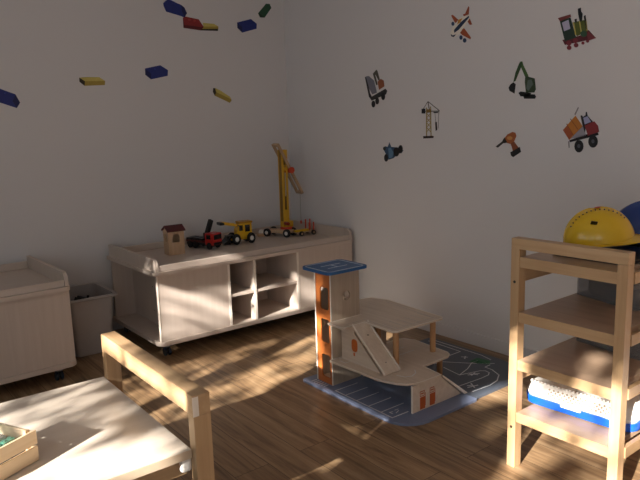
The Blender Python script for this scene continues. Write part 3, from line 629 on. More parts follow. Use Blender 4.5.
  ('R', 'tower_crane_sticker', 'yellow tower crane sticker standing upright in the middle of the wall', 'sticker', 'vehicle wall stickers', [('mast', '#a38a4a', 0, [[(-1.4574,1.4557),(-1.4572,1.278),(-1.4651,1.2779),(-1.4653,1.4553)], [(-1.4904,1.4606),(-1.4948,1.2776),(-1.5026,1.2777),(-1.4982,1.4604)], [(-1.4594,1.4479),(-1.4941,1.4178),(-1.498,1.4202),(-1.4633,1.4503)], [(-1.4593,1.419),(-1.4941,1.389),(-1.498,1.3914),(-1.4633,1.4214)], [(-1.4593,1.39),(-1.4941,1.3601),(-1.498,1.3626),(-1.4632,1.3925)], [(-1.4593,1.361),(-1.4941,1.3312),(-1.498,1.3337),(-1.4632,1.3635)], [(-1.4592,1.3319),(-1.4941,1.3022),(-1.498,1.3047),(-1.4632,1.3344)], [(-1.4941,1.449),(-1.4593,1.4216),(-1.4633,1.4189),(-1.4979,1.4463)], [(-1.4941,1.4203),(-1.4593,1.3926),(-1.4632,1.3899),(-1.498,1.4176)], [(-1.4941,1.3915),(-1.4593,1.3636),(-1.4632,1.3609),(-1.498,1.3889)], [(-1.4941,1.3627),(-1.4592,1.3345),(-1.4632,1.3318),(-1.498,1.36)], [(-1.4941,1.3338),(-1.4592,1.3053),(-1.4631,1.3026),(-1.498,1.3311)]]),('jib', '#5b5348', 0, [[(-1.4263,1.4368),(-1.4745,1.4911),(-1.4708,1.493),(-1.4225,1.4386)], [(-1.4708,1.4904),(-1.5647,1.4305),(-1.5684,1.4338),(-1.4746,1.4937)], [(-1.4508,1.4309),(-1.5666,1.4265),(-1.5666,1.4316),(-1.4508,1.436)], [(-1.4693,1.4918),(-1.4822,1.435),(-1.4891,1.4356),(-1.4761,1.4923)]]),('cab', '#8f6f33', 1, [[(-1.4613,1.4427),(-1.4986,1.4444),(-1.5012,1.4252),(-1.4639,1.422)]]),('counterweight', '#17151a', 1, [[(-1.42,1.4495),(-1.4508,1.4495),(-1.4508,1.4187),(-1.4199,1.4198)]]),('trolley', '#1a1814', 1, [[(-1.52,1.4264),(-1.554,1.4251),(-1.554,1.4188),(-1.5201,1.42)]]),('hoist_cable', '#5b5348', 0, [[(-1.529,1.4209),(-1.5359,1.3635),(-1.5385,1.3636),(-1.5316,1.421)], [(-1.5611,1.4324),(-1.5572,1.325),(-1.5598,1.3249),(-1.5636,1.4323)]]),('hook', '#2a2018', 1, [[(-1.533,1.3636),(-1.5457,1.3646),(-1.5501,1.3155),(-1.5373,1.3093)]]),('base', '#2b1715', 1, [[(-1.4329,1.2782),(-1.5203,1.2794),(-1.5186,1.2665),(-1.4346,1.2631)]])]),
  ('R', 'tractor_sticker', 'small blue tractor sticker, lowest on the right wall beside the crane one', 'sticker', 'vehicle wall stickers', [('body', '#35506a', 0, [[(-1.0641,1.1963),(-1.0858,1.2133),(-1.11,1.2092),(-1.1267,1.2406),(-1.1441,1.2093),(-1.2134,1.2055),(-1.2565,1.1874),(-1.2419,1.1688),(-1.2071,1.1642),(-1.1656,1.1345),(-1.1176,1.1231),(-1.0881,1.1669)]]),('hood', '#5f83a0', 1, [[(-1.1158,1.1987),(-1.1369,1.2051),(-1.1661,1.172),(-1.1538,1.1385),(-1.1208,1.1316)]]),('wheel', '#161214', 2, [[(-1.1142,1.1357),(-1.1121,1.1243),(-1.1066,1.1151),(-1.0987,1.1099),(-1.0901,1.1097),(-1.0823,1.1146),(-1.077,1.1236),(-1.0753,1.135),(-1.0774,1.1464),(-1.083,1.1557),(-1.0909,1.1608),(-1.0996,1.1609),(-1.1073,1.156),(-1.1125,1.147)]]),('wheel', '#161214', 2, [[(-1.2195,1.1768),(-1.2167,1.1633),(-1.2091,1.1524),(-1.1983,1.1463),(-1.1863,1.1461),(-1.1755,1.1519),(-1.1681,1.1627),(-1.1656,1.1762),(-1.1685,1.1897),(-1.1761,1.2006),(-1.1871,1.2067),(-1.199,1.2067),(-1.2097,1.2008),(-1.217,1.1901)]]),('wheel', '#161214', 2, [[(-1.2514,1.1955),(-1.2494,1.1839),(-1.2438,1.1746),(-1.2359,1.1694),(-1.2272,1.1693),(-1.2194,1.1744),(-1.214,1.1836),(-1.2122,1.1952),(-1.2143,1.2068),(-1.2198,1.2162),(-1.2278,1.2213),(-1.2365,1.2214),(-1.2443,1.2162),(-1.2496,1.207)]]),('wheel', '#1e2420', 2, [[(-1.0928,1.1986),(-1.0914,1.1931),(-1.0876,1.1887),(-1.0822,1.1862),(-1.0763,1.1861),(-1.0709,1.1885),(-1.0672,1.1929),(-1.066,1.1984),(-1.0674,1.2039),(-1.0713,1.2084),(-1.0767,1.2108),(-1.0827,1.2108),(-1.088,1.2084),(-1.0916,1.2041)]])]),
  ('R', 'drill_sticker', 'orange cordless drill sticker pointing down to the left', 'sticker', 'vehicle wall stickers', [('battery', '#141414', 0, [[(-2.0859,1.1834),(-2.1464,1.2139),(-2.1555,1.1861),(-2.1056,1.1566),(-2.0911,1.1652)]]),('handle', '#8a4a2c', 0, [[(-2.0846,1.2337),(-2.1081,1.2437),(-2.1395,1.2099),(-2.1023,1.1916),(-2.0946,1.2137)]]),('housing', '#a3592b', 1, [[(-2.043,1.2581),(-2.0642,1.2821),(-2.0972,1.2957),(-2.1162,1.2915),(-2.1237,1.2735),(-2.1104,1.2457),(-2.0847,1.2297),(-2.0532,1.2378)]]),('housing_highlight', '#c98f4c', 2, [[(-2.0995,1.2618),(-2.0979,1.2573),(-2.093,1.2537),(-2.0858,1.2517),(-2.0777,1.2517),(-2.0703,1.2538),(-2.0652,1.2574),(-2.0632,1.262),(-2.0649,1.2665),(-2.0699,1.2701),(-2.0772,1.2721),(-2.0852,1.272),(-2.0925,1.2699),(-2.0976,1.2663)]]),('chuck', '#15120f', 2, [[(-2.0359,1.252),(-2.0477,1.2661),(-2.0653,1.2378),(-2.046,1.2337),(-2.0289,1.2378)]]),('drill_bit', '#241c1a', 1, [[(-1.9874,1.2152),(-2.0312,1.2439),(-2.0411,1.2358),(-2.0025,1.2083)]])]),
  ('R', 'dump_truck_sticker', 'dump truck sticker with tipped orange bed and red cab', 'sticker', 'vehicle wall stickers', [('chassis', '#1a1416', 0, [[(-2.4404,1.2488),(-2.5311,1.2777),(-2.593,1.2862),(-2.5968,1.274),(-2.5353,1.2591),(-2.4443,1.2387)]]),('hoist', '#8a8484', 0, [[(-2.4626,1.3787),(-2.4815,1.4152),(-2.4864,1.4107),(-2.4696,1.3753)], [(-2.4337,1.2438),(-2.4407,1.2438),(-2.4441,1.2107),(-2.4385,1.2106)]]),('side_wall', '#9a96a0', 0, [[(-2.5125,1.3214),(-2.5314,1.2715),(-2.4711,1.2594),(-2.4436,1.2564)]]),('bed', '#c47a2c', 1, [[(-2.4697,1.3722),(-2.5106,1.3183),(-2.4404,1.2501),(-2.4033,1.3014)]]),('bed_rib', '#9a531f', 2, [[(-2.4415,1.3566),(-2.4849,1.3023),(-2.4876,1.3041),(-2.4443,1.3583)], [(-2.4216,1.332),(-2.4622,1.2713),(-2.4652,1.2729),(-2.4246,1.3335)]]),('bed_end', '#a5522a', 2, [[(-2.4033,1.3014),(-2.427,1.3232),(-2.46,1.2784),(-2.4403,1.2514)]]),('cab', '#151318', 1, [[(-2.4969,1.3713),(-2.5035,1.373),(-2.5106,1.3647),(-2.5235,1.3723),(-2.5248,1.3888),(-2.5301,1.3886),(-2.5349,1.3701),(-2.568,1.3355),(-2.5292,1.321),(-2.524,1.2871),(-2.5103,1.3245)]]),('windshield', '#a9aacb', 2, [[(-2.5128,1.3603),(-2.535,1.367),(-2.5548,1.3389),(-2.5222,1.3274)]]),('hood', '#8a2a2c', 2, [[(-2.5225,1.3212),(-2.5709,1.3415),(-2.5914,1.3197),(-2.5993,1.2892),(-2.5414,1.2714)]]),('wheel', '#0f0f12', 2, [[(-2.5197,1.2186),(-2.5179,1.205),(-2.5117,1.194),(-2.5022,1.1878),(-2.4913,1.1877),(-2.4811,1.1937),(-2.4738,1.2047),(-2.4708,1.2184),(-2.4727,1.2321),(-2.479,1.2431),(-2.4886,1.2491),(-2.4995,1.2491),(-2.5095,1.243),(-2.5167,1.2321)]]),('wheel', '#0f0f12', 2, [[(-2.5945,1.2422),(-2.5927,1.2289),(-2.5863,1.2182),(-2.5767,1.2122),(-2.5656,1.2121),(-2.5553,1.218),(-2.5478,1.2288),(-2.5447,1.2423),(-2.5466,1.2557),(-2.553,1.2664),(-2.5628,1.2723),(-2.5738,1.2722),(-2.584,1.2662),(-2.5914,1.2555)]]),('hub', '#55565e', 3, [[(-2.5035,1.2198),(-2.5029,1.2154),(-2.5008,1.2119),(-2.4976,1.2099),(-2.494,1.2099),(-2.4906,1.2119),(-2.4882,1.2154),(-2.4872,1.2197),(-2.4878,1.2241),(-2.4899,1.2276),(-2.4931,1.2296),(-2.4967,1.2296),(-2.5001,1.2276),(-2.5025,1.2241)]]),('hub', '#55565e', 3, [[(-2.5775,1.2434),(-2.5769,1.2392),(-2.5749,1.2357),(-2.5719,1.2338),(-2.5684,1.2338),(-2.5651,1.2357),(-2.5628,1.2392),(-2.5618,1.2435),(-2.5624,1.2478),(-2.5644,1.2512),(-2.5675,1.2531),(-2.571,1.2531),(-2.5742,1.2511),(-2.5765,1.2477)]])]),
]
# ---------------------------------------------------------------- toy parking garage
GM = flat('blue_grey_mat', '#7b859f', .5, noise=.03)
GD = flat('dark_road_mat', '#5a616d', .5, noise=.03)
ORG = flat('orange_print', '#c8641f', .5)
ga = thing('toy_garage', 'wooden toy parking garage with blue landing pad, ramps and orange lift tower', 'toy garage', (-1.10, -2.0, 0))
OX, OY = 1.10, 2.0
def g(x, y): return (x+OX, y+OY)
base = link('base_board', plate([g(x, y) for x, y in rrect(-1.14, -.647, -2.385, -1.595, [.14, .01, .02, .02])], [], .0, .012), GM, ga)
BZ = .012
L0, L1z = BZ, BZ+.0006
bm = strip([g(-1.104, -1.838), g(-1.106, -2.255), g(-1.006, -2.258)], .006, L0, L1z)
for y in (-1.838, -1.916, -2.002, -2.089, -2.177):
    merge(bm, strip([g(-1.104, y), g(-.955, y)], .005, L0, L1z))
for (a, b) in (((-1.075, -2.205), (-1.075, -2.225)), ((-1.075, -2.205), (-1.060, -2.21)), ((-1.055, -2.23), (-1.03, -2.22)), ((-1.04, -2.205), (-1.02, -2.207))):
    merge(bm, strip([g(*a), g(*b)], .004, L0, L1z))
link('parking_lines', bm, M_LINE, base)
bm = bmesh.new()
for i in range(6):
    merge(bm, strip([g(-1.115+i*.001, -1.655-.02*i), g(-1.085, -1.655-.02*i)], .006, L0, L1z))
link('lift_stripes', bm, M_LINE, base)
# tower
TX0, TX1, TY0, TY1, TZ1 = -1.073, -.876, -1.780, -1.652, .622
front_holes = [rrect(TY0+OY+.018, TY1+OY-.040, z0, z1, .014, 4) for z0, z1 in ((.415, .535), (.235, .365), (.045, .170))]
link('lift_front', plate([(TY0+OY+.004, BZ), (TY1+OY, BZ), (TY1+OY, TZ1), (TY0+OY+.004, TZ1)], front_holes, TX0+OX, TX0+OX+.007, 'YZ'), flat('orange_stained_wood', '#bd6a30', .5), ga)
link('lift_edge', box(TX0+OX-.0015, TX0+OX+.005, TY1+OY-.004, TY1+OY+.004, BZ, TZ1), M_EDGE, ga)
side_holes = [circle(-.965+OX, .482, .025), circle(-.965+OX, .245, .021)]
sideo = [(TX0+OX, BZ), (TX1+OX, BZ), (TX1+OX, TZ1), (TX0+OX, TZ1)]
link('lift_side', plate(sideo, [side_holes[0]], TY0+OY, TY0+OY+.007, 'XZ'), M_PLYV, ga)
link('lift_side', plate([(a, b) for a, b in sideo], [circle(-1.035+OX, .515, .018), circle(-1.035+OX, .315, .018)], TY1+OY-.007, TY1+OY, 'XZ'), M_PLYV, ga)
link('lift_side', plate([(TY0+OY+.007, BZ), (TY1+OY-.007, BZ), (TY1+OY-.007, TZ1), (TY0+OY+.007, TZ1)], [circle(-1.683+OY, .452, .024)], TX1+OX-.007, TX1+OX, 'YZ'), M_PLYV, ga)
link('lift_edge', box(TX0+OX-.001, TX0+OX+.003, TY0+OY-.001, TY0+OY+.004, BZ, TZ1), M_EDGE, ga)
link('lift_car', box(TX0+OX+.012, TX1+OX-.03, TY0+OY+.012, TY1+OY-.012, .025, .033), M_PLY, ga)
M_PAD = flat('navy_pad', '#255c94', .4, noise=.02)
pad = link('landing_pad', plate(rrect(-1.128+OX, -.855+OX, -1.838+OY, -1.602+OY, .03), [], TZ1, TZ1+.014), M_PAD, ga)
z0, z1 = TZ1+.014, TZ1+.0146
bm = strip(rrect(-1.113+OX, -.877+OX, -1.823+OY, -1.617+OY, .02), .008, z0, z1, True)
cx, cy = -.995+OX, -1.72+OY
for a, b in (((-.03, -.06), (-.03, .06)), ((.03, -.06), (.03, .06)), ((-.03, 0), (.03, 0))):
    merge(bm, strip([(cx+a[1]*1.0, cy+a[0]*1.0), (cx+b[1]*1.0, cy+b[0]*1.0)], .008, z0, z1))
link('pad_marking', bm, flat('pad_print', '#cfdbe6', .5), pad)
# decks
Z2 = .36
up_ = [(-1.098, -1.782), (-1.098, -1.885), (-1.085, -1.898), (-.945, -1.895), (-.950, -2.10), (-.93, -2.12), (-.61, -2.125), (-.595, -2.11), (-.565, -1.68), (-.60, -1.57), (-.66, -1.555), (-.868, -1.555), (-.868, -1.782)]
upo = link('upper_deck', plate([g(*p) for p in up_], [], Z2-.010, Z2), M_PLY, ga)
link('deck_edge', strip([g(*p) for p in up_], .005, Z2, Z2+.0008, True), M_EDGE, upo)
bm = bmesh.new()
for i in range(6):
    x = -.90+.052*i
    merge(bm, strip([g(x, -2.085), g(x, -1.98)], .003, Z2, Z2+.0005))
merge(bm, strip([g(-1.04, -1.865), g(-.92, -1.865), g(-.92, -2.09), g(-.64, -2.09), g(-.60, -1.70)], .003, Z2, Z2+.0005))
link('deck_lines', bm, flat('pale_print', '#b9aea4', .5), upo)
Z1 = .157
lo_ = [(-1.092, -1.782), (-1.080, -2.12), (-1.069, -2.17), (-1.05, -2.22), (-1.02, -2.265), (-.98, -2.285), (-.94, -2.295), (-.815, -2.295), (-.795, -2.16), (-.60, -2.155), (-.57, -2.14), (-.552, -2.11), (-.535, -1.86), (-.56, -1.80), (-.60, -1.782)]
loo = link('lower_deck', plate([g(*p) for p in lo_], [], Z1-.010, Z1), M_PLY, ga)
link('deck_edge', strip([g(*p) for p in lo_], .005, Z1, Z1+.0008, True), M_EDGE, loo)
bm = strip([g(-.98, -2.16), g(-.965, -2.20), g(-.93, -2.215), g(-.89, -2.20), g(-.865, -2.17)], .004, Z1, Z1+.0005)
merge(bm, strip([g(-1.055, -1.82), g(-1.055, -1.865), g(-.99, -1.865)], .003, Z1, Z1+.0005))
merge(bm, strip([g(-1.04, -1.80), g(-.955, -1.80)], .003, Z1, Z1+.0005))
merge(bm, strip([g(-.80, -1.90), g(-.66, -1.90)], .003, Z1, Z1+.0005)); merge(bm, strip([g(-.80, -1.97), g(-.66, -1.97)], .003, Z1, Z1+.0005))
link('deck_lines', bm, M_LINE, loo)
# upright walls
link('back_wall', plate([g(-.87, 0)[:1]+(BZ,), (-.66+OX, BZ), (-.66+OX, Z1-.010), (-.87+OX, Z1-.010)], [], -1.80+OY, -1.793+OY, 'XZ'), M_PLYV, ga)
bm = bmesh.new()
for r in range(5):
    for c in range(4):
        x = -.865+OX+c*.03+(r % 2)*.012; z = .035+r*.022
        if (r+c) % 3 == 0: continue
        add_plate(bm, [(x, z), (x+.024, z), (x+.024, z+.014), (x, z+.014)], [], -1.8006+OY, -1.80+OY, 'XZ')
link('brick_print', bm, flat('brown_brick_print', '#7c6350', .6), ga)
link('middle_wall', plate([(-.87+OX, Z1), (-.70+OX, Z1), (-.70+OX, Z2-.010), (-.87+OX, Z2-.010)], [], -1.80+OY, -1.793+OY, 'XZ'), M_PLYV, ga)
# ramp from the upper to the lower deck, with its side panel
rx0, rx1 = -1.035+OX, -.925+OX
ya, za, yb, zb = -1.90+OY, Z2, -2.13+OY, Z1+.002
rampo = link('ramp', plate([(ya, za-.008), (ya, za), (yb, zb+.006), (yb, zb)], [], rx0, rx1, 'YZ'), M_PLY, ga)
for x in (rx0, rx1-.006):
    link('ramp_kerb', plate([(ya, za), (ya, za+.008), (yb, zb+.014), (yb, zb+.006)], [], x, x+.006, 'YZ'), M_EDGE, rampo)
bm = bmesh.new()
for s_ in (.25, .8):
    add_cyl(bm, ((rx0+rx1)/2, ya+(yb-ya)*s_, za+(zb-za)*s_+.001), ((rx0+rx1)/2, ya+(yb-ya)*s_, za+(zb-za)*s_+.003+.002), .004, None, 10)
link('ramp_screw', bm, flat('screw_dark', '#5c4a3c', .4), rampo)
link('ramp_panel', plate([(-1.80+OY, Z1), (yb+.04, Z1), (ya, za-.045), (ya, Z2-.010), (-1.80+OY, Z2-.010)], [], rx0+.012, rx0+.018, 'YZ'), M_PLY, ga)
bm = bmesh.new()
add_plate(bm, rrect(-1.925+OY, -1.880+OY, .218, .286, .020, 4), [], rx0+.0112, rx0+.0118, 'YZ')
add_plate(bm, rrect(-1.905+OY, -1.893+OY, .196, .214, .003, 3), [], rx0+.0112, rx0+.0118, 'YZ')
link('phone_print', bm, ORG, ga)
M_DOWEL = wood('beech_dowel', '#c99a6c', '#b78558', 'Z', .8, .5)
for x, y, z0, z1 in ((-.875, -2.05, Z1, Z2-.010), (-.60, -2.05, Z1, Z2-.010), (-.80, -1.84, Z1, Z2-.01), (-.545, -2.05, BZ+.0005, Z1-.010)):
    link('dowel_post', cyl((x+OX, y+OY, z0), (x+OX, y+OY, z1), .0155, None, 20), M_DOWEL, ga, True)
# fuel station wall and exit ramp
fw_ = plate([(-1.005+OX, BZ), (-.660+OX, BZ), (-.660+OX, BZ+.002), (-.812+OX, Z1-.012), (-1.005+OX, Z1-.010)], [], -2.290+OY, -2.282+OY, 'XZ')
wl = link('fuel_wall', fw_, M_PLY, ga)
link('wall_end', box(-1.008+OX, -1.004+OX, -2.291+OY, -2.281+OY, BZ, Z1-.010), M_EDGE, wl)
for x in (-.957, -.889):
    bm = plate(rrect(x+OX, x+.036+OX, .018, .078, .002, 2), [], -2.2906+OY, -2.290+OY, 'XZ')
    for q in ((x, x+.032, .104, .108), (x, x+.003, .084, .108), (x+.029, x+.032, .084, .108), (x, x+.032, .082, .085), (x+.036, x+.039, .03, .095), (x+.006, x+.026, .092, .098)):
        add_plate(bm, [(q[0]+OX, q[2]), (q[1]+OX, q[2]), (q[1]+OX, q[3]), (q[0]+OX, q[3])], [], -2.2906+OY, -2.290+OY, 'XZ')
    link('fuel_pump_print', bm, flat('fuel_print', '#b8541c', .5), wl)
link('exit_ramp', plate([(-.815+OX, Z1-.008), (-.815+OX, Z1), (-.630+OX, BZ+.003), (-.630+OX, BZ+.001), (-.650+OX, BZ+.001)], [], -2.305+OY, -2.180+OY, 'XZ'), M_PLY, ga)
link('ramp_edge', plate([(-.815+OX, Z1-.008), (-.815+OX, Z1+.001), (-.630+OX, BZ+.004), (-.630+OX, BZ+.001), (-.650+OX, BZ+.001)], [], -2.308+OY, -2.305+OY, 'XZ'), M_EDGE, ga)

# second mat
rm = thing('road_mat', 'dark grey play mat printed with roads, between toy garage and right wall', 'play mat', (-.655, -2.0, 0), 0)
OX2, OY2 = .655, 2.0
def h(x, y): return (x+OX2, y+OY2)
link('mat_board', plate([h(x, y) for x, y in rrect(-.6455, -.115, -2.372, -1.60, [.01, .26, .03, .01], 12)], [], 0, .012), GD, rm)
bm = strip([h(-.594, -2.314), h(-.466, -2.323), h(-.39, -2.31), h(-.32, -2.27), h(-.285, -2.20), h(-.281, -2.15), h(-.234, -2.147)], .006, L0, L1z)
for path in (((-.452, -2.0), (-.474, -2.129), (-.37, -2.10), (-.285, -2.06), (-.234, -2.06)), ((-.606, -2.223), (-.50, -2.23), (-.42, -2.235), (-.36, -2.232), (-.33, -2.215), (-.325, -2.185), (-.345, -2.165), (-.40, -2.15), (-.47, -2.13)),
             ((-.284, -1.897), (-.186, -1.897), (-.180, -1.72), (-.18, -1.64)), ((-.394, -1.933), (-.34, -2.0), (-.291, -2.062)), ((-.45, -1.75), (-.45, -1.93), (-.394, -1.933)), ((-.145, -1.62), (-.145, -2.02), (-.165, -2.1)), ((-.291, -2.062), (-.20, -2.15))):
    merge(bm, strip([h(*p) for p in path], .005, L0, L1z))
for a, b in (((-.573, -2.266), (-.513, -2.28)), ((-.521, -2.245), (-.549, -2.288)), ((-.555, -2.25), (-.535, -2.262)), ((-.44, -2.16), (-.38, -2.185)), ((-.43, -2.175), (-.39, -2.165)), ((-.42, -2.155), (-.40, -2.19)), ((-.26, -1.99), (-.23, -1.97)), ((-.25, -1.96), (-.23, -1.985))):
    merge(bm, strip([h(*a), h(*b)], .007, L0, L1z))
link('road_lines', bm, M_LINE, rm)
link('green_patch', plate([h(-.281, -2.037), h(-.196, -2.031), h(-.184, -2.11), h(-.228, -2.143), h(-.268, -2.09)], [], L0, L1z), flat('green_print', '#2f6e46', .6), rm)

# ---------------------------------------------------------------- toys on the long podium (surface z = .54)
PZ = .5405
hs = thing('toy_gatehouse', 'small wooden toy house with arched windows and dark red roof on the podium', 'toy house', (-1.285, -.345, PZ), math.radians(-4))
M_BLOCK = wood('natural_toy_wood', '#cfae8c', '#bd9875', 'Z', 1.2, .5)
def arch(x0, x1, z0, z1): return [(x0, z0), (x1, z0)]+[((x0+x1)/2+(x1-x0)/2*math.cos(a), z1-(x1-x0)/2+(x1-x0)/2*math.sin(a)) for a in [i*PI/10 for i in range(11)]]
HW, HD, HH = .112, .09, .162
link('house_front', plate([(0, 0), (HW, 0), (HW, HH), (0, HH)], [arch(.030, .080, .085, .142)], 0, .008, 'XZ'), M_BLOCK, hs)
link('house_back', plate([(0, 0), (HW, 0), (HW, HH), (0, HH)], [], HD-.008, HD, 'XZ'), M_BLOCK, hs)
for x in (0, HW-.008):
    link('house_side', plate([(.008, 0), (HD-.008, 0), (HD-.008, HH), (HD/2, HH+.026), (.008, HH)], [arch(.028, .060, .085, .142)], x, x+.008, 'YZ'), M_BLOCK, hs)
M_ROOF = flat('dark_red_roof', '#56191a', .45)
link('roof', plate([(-.012, HH-.004), (-.012, HH+.004), (HD/2, HH+.036), (HD+.012, HH+.004), (HD+.012, HH-.004), (HD/2, HH+.027)], [], -.008, HW+.008, 'YZ'), M_ROOF, hs)

M_RED = flat('red_plastic', '#b4221c', .3, noise=.01); M_YEL = flat('yellow_plastic', '#e0ac16', .35, noise=.01)
M_TYRE = flat('black_tyre', '#121214', .6); M_HUB = flat('white_hub', '#d8d4cc', .4); M_GLASS = flat('dark_toy_glass', '#1a1418', .15)
def wheel(parent, x, y, r, w, hub=M_HUB, name='wheel'):
    o = link(name, cyl((x, y-w/2, r), (x, y+w/2, r), r, None, 24, r*.14), M_TYRE, parent, True)
    bm = cyl((x, y-w/2-.0012, r), (x, y+w/2+.0012, r), r*.45, None, 16)
    link('hub', bm, hub, o)
    return o
# red recovery truck: x forward
rt_ = thing('toy_truck', 'red and black toy truck with a raised crane arm on the podium', 'toy truck', (-.965, -.285, PZ), math.radians(-72))
rt_.scale = (1.12, 1.12, 1.2)
link('chassis', box(-.15, .085, -.034, .034, .018, .034, .003), M_DARK, rt_)
cb = link('cab', box(.015, .088, -.040, .040, .024, .095, .008), M_RED, rt_)
bm = box(.080, .0895, -.033, .033, .058, .086, .002); add_box(bm, .030, .066, -.0412, .0412, .060, .086, .002); link('cab_window', bm, M_GLASS, cb)
bm = box(.084, .092, -.036, .036, .028, .042, .002); link('bumper', bm, M_DARK, cb)
link('flatbed', box(-.15, .010, -.038, .038, .036, .048, .003), flat('dark_red_bed', '#5c1512', .4), rt_)
for i in range(3): link('bed_side', box(-.145+.05*i, -.105+.05*i, -.040, .040, .048, .060, .002), M_DARK, rt_)
bm = cyl((-.01, 0, .048), (-.01, 0, .090), .018); link('crane_column', bm, M_DARK, rt_, True)
bm = box(-.012, .012, -.013, .013, 0, .085, .003, Matrix.Translation((-.01, .012, .085)) @ Matrix.Rotation(math.radians(-28), 4, 'X'))
add_box(bm, -.010, .010, -.010, .010, 0, .055, .003, Matrix.Translation((-.01, .048, .155)) @ Matrix.Rotation(math.radians(150), 4, 'X'))
link('crane_arm', bm, M_DARK, rt_)
for x in (-.115, -.070, .050):
    for y in (-.036, .036): wheel(rt_, x, y, .021, .016, M_TYRE)
# yellow wheel loader, faces left
ld = thing('toy_digger', 'yellow toy digger with black bucket and white hubs on the podium', 'toy digger', (-.70, -.29, PZ), math.radians(-9))
ld.scale = (.92, 1, 1.15)
link('chassis', box(-.085, .085, -.026, .026, .026, .044, .003), M_YEL, ld)
bd = link('cab', plate([(-.035, .044), (.085, .044), (.085, .128), (-.01, .134), (-.035, .09)], [], -.034, .034, 'XZ'), M_YEL, ld)
bm = box(.028, .070, -.0352, .0352, .074, .118, .002); add_box(bm, -.022, .010, -.0352, .0352, .082, .118, .002); link('cab_window', bm, M_GLASS, bd)
link('roof_bar', box(-.02, .092, -.038, .038, .128, .140, .003), flat('ochre_plastic', '#b07c14', .4), bd)
bm = box(-.125, -.005, -.007, .007, -.008, .008, .002, Matrix.Translation((-.03, -.026, .118)) @ Matrix.Rotation(math.radians(10), 4, 'Y'))
add_box(bm, -.125, -.005, -.007, .007, -.008, .008, .002, Matrix.Translation((-.03, .026, .118)) @ Matrix.Rotation(math.radians(10), 4, 'Y'))
link('boom', bm, M_YEL, ld)
link('boom_tip', box(-.178, -.14, -.036, .036, .128, .146, .006), M_DARK, ld)
bm = plate([(-.16, .010), (-.105, .006), (-.10, .055), (-.125, .03), (-.15, .022)], [], -.05, .05, 'XZ'); link('bucket', bm, M_DARK, ld)
link('bucket_arm', box(-.12, -.06, -.03, .03, .04, .058, .003), M_DARK, ld)
for x, r in ((-.052, .034), (.072, .034)):
    for y in (-.046, .046): wheel(ld, x, y, r, .024)
# small white block piece
wb = thing('toy_cart', 'small white and natural wooden toy piece left of the crane', 'toy', (-.425, -.15, PZ), math.radians(-15))
wb.scale = (1.0, 1.0, 1.1)
link('block', box(-.035, .028, -.02, .02, 0.0, .022, .003), M_BLOCK, wb)
link('white_dome', lathe([(.022, .022), (.024, .032), (.018, .044), (0, .048)], 16), M_WHITE, wb, True)

# ---------------------------------------------------------------- toy tower crane
cn = thing('toy_crane', 'tall yellow and wooden toy crane on black wheels beside the room corner', 'toy crane', (-.318, -.245, PZ), math.radians(-6))
M_OCH = flat('yellow_painted_wood', '#d2a01e', .45)
M_RORG = flat('red_orange_paint', '#c4401c', .45)
under = [link('chassis', box(-.10, .10, -.040, .040, .026, .050, .004), M_BLOCK, cn)]
for x in (-.085, .085):
    for y in (-.052, .052): under.append(wheel(cn, x, y, .031, .022))
for o in under: o.rotation_euler.z = math.radians(-57)
crane_parts_before = set(cn.children)
link('turntable', cyl((.01, 0, .050), (.01, 0, .066), .052, .048, 24, .003), M_RORG, cn, True)
link('mast_foot', box(-.03, .055, -.03, .03, .066, .11, .006), M_OCH, cn)
ms = link('mast', plate([(-.028, .11), (.022, .11), (.022, .655), (-.028, .655)], [rrect(-.012, .006, .20, .50, .006, 3), rrect(-.012, .006, .52, .60, .006, 3)], -.028, -.020, 'XZ'), M_OCH, cn)
link('mast_side', plate([(-.028, .11), (.022, .11), (.022, .655), (-.028, .655)], [rrect(-.012, .006, .20, .50, .006, 3), rrect(-.012, .006, .52, .60, .006, 3)], .020, .028, 'XZ'), M_OCH, cn)
bm = box(-.026, -.018, -.020, .020, .11, .655); add_box(bm, .010, .020, -.020, .020, .11, .30); add_box(bm, .010, .020, -.020, .020, .54, .655)
link('mast_web', bm, flat('dark_ochre_paint', '#8a6412', .5), cn)
# jib leaning across the top of the mast
j0, j1 = Vector((-.062, 0, .70)), Vector((.140, -.01, .315))
dv = (j1-j0).normalized(); ln = (j1-j0).length
qm = Matrix.Translation(j0) @ dv.to_track_quat('Z', 'Y').to_matrix().to_4x4()
jib = bmesh.new()
for yy in (-.036, .036): pass
add_box(jib, -.011, .011, -.044, -.032, 0, ln, .002, Matrix.Translation(j0) @ Matrix.Rotation(math.atan2(dv.x, dv.z), 4, 'Y'))
add_box(jib, -.011, .011, .032, .044, 0, ln, .002, Matrix.Translation(j0) @ Matrix.Rotation(math.atan2(dv.x, dv.z), 4, 'Y'))
add_box(jib, -.011, .011, -.032, .032, 0, .02, .002, Matrix.Translation(j0) @ Matrix.Rotation(math.atan2(dv.x, dv.z), 4, 'Y'))
add_box(jib, -.011, .011, -.032, .032, ln-.02, ln, .002, Matrix.Translation(j0) @ Matrix.Rotation(math.atan2(dv.x, dv.z), 4, 'Y'))
link('jib', jib, wood('jib_wood', '#b89a78', '#a38462', 'Z', 1.2, .5), cn)
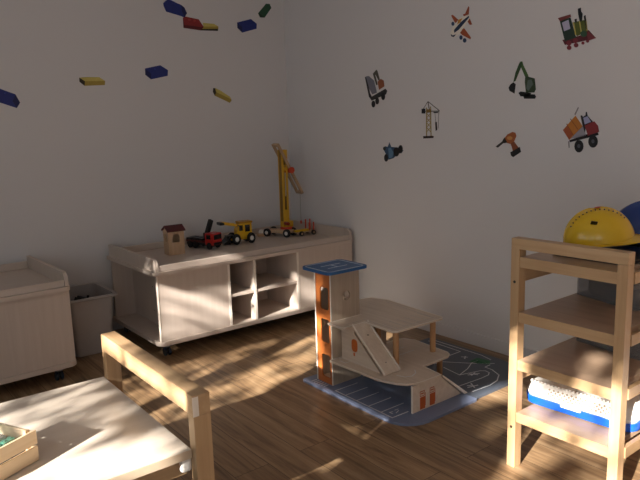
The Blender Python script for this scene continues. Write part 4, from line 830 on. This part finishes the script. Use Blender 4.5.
link('winch_drum', cyl((.045, -.055, .50), (.045, .055, .50), .024, None, 20, .003), M_RORG, cn, True)
link('crank_knob', cyl((-.02, -.085, .098), (-.02, -.03, .098), .013, None, 16, .003), flat('dark_red_knob', '#8a2018', .4), cn, True)
bm = bmesh.new(); add_cyl(bm, (j1.x, -.0, j1.z), (j1.x, -.0, .10), .0018, None, 6); add_cyl(bm, (j1.x, -.046, j1.z+.003), (j1.x, .046, j1.z+.003), .004, None, 8)
link('hoist_string', bm, flat('string', '#8f8578', .8), cn)
link('hook_weight', box(j1.x-.006, j1.x+.006, -.006, .006, .075, .10, .002), M_RORG, cn)
for part in cn.children:
    if part not in crane_parts_before: part.location.x += .050
# trolley with pegs
tl = thing('toy_trailer', 'low toy trailer with yellow plank and red pegs right of the crane', 'toy trailer', (-.165, -.345, PZ), math.radians(-4))
link('trailer_bed', box(-.085, .085, -.035, .035, .022, .034, .003), M_BLOCK, tl)
link('yellow_plank', box(-.10, .02, -.042, -.010, .0345, .050, .003), M_YEL, tl)
for x, y in ((.035, -.025), (.075, -.025), (.035, .025), (.075, .025)):
    o = link('peg', cyl((x, y, .034), (x, y, .115 if y > 0 else .095), .0055, None, 10), M_RORG, tl, True)
for x in (-.05, .06):
    for y in (-.046, .046): wheel(tl, x, y, .019, .014, M_BLOCK)

# ---------------------------------------------------------------- wall stickers
for wall, name, label, cat, group, parts in DECALS:
    allp = [p for _, _, _, ps in parts for poly in ps for p in poly]
    ca = sum(p[0] for p in allp)/len(allp); cb_ = sum(p[1] for p in allp)/len(allp)
    root = thing(name, label, cat, (ca, LY-.0006, cb_) if wall == 'L' else (-.0006, ca, cb_), 0, group)
    made = []
    for pn, col, lay, polys in parts:
        bm = bmesh.new()
        for poly in polys:
            pts = [(a-ca, b-cb_) for a, b in poly]
            c0 = 0 if lay == 0 else -.0008*lay
            add_plate(bm, pts, [], -.0008*(lay+1), c0 if lay == 0 else 0, 'XZ' if wall == 'L' else 'YZ')
        link(pn, bm, flat('print_'+col[1:], col, .45, noise=.06), root)
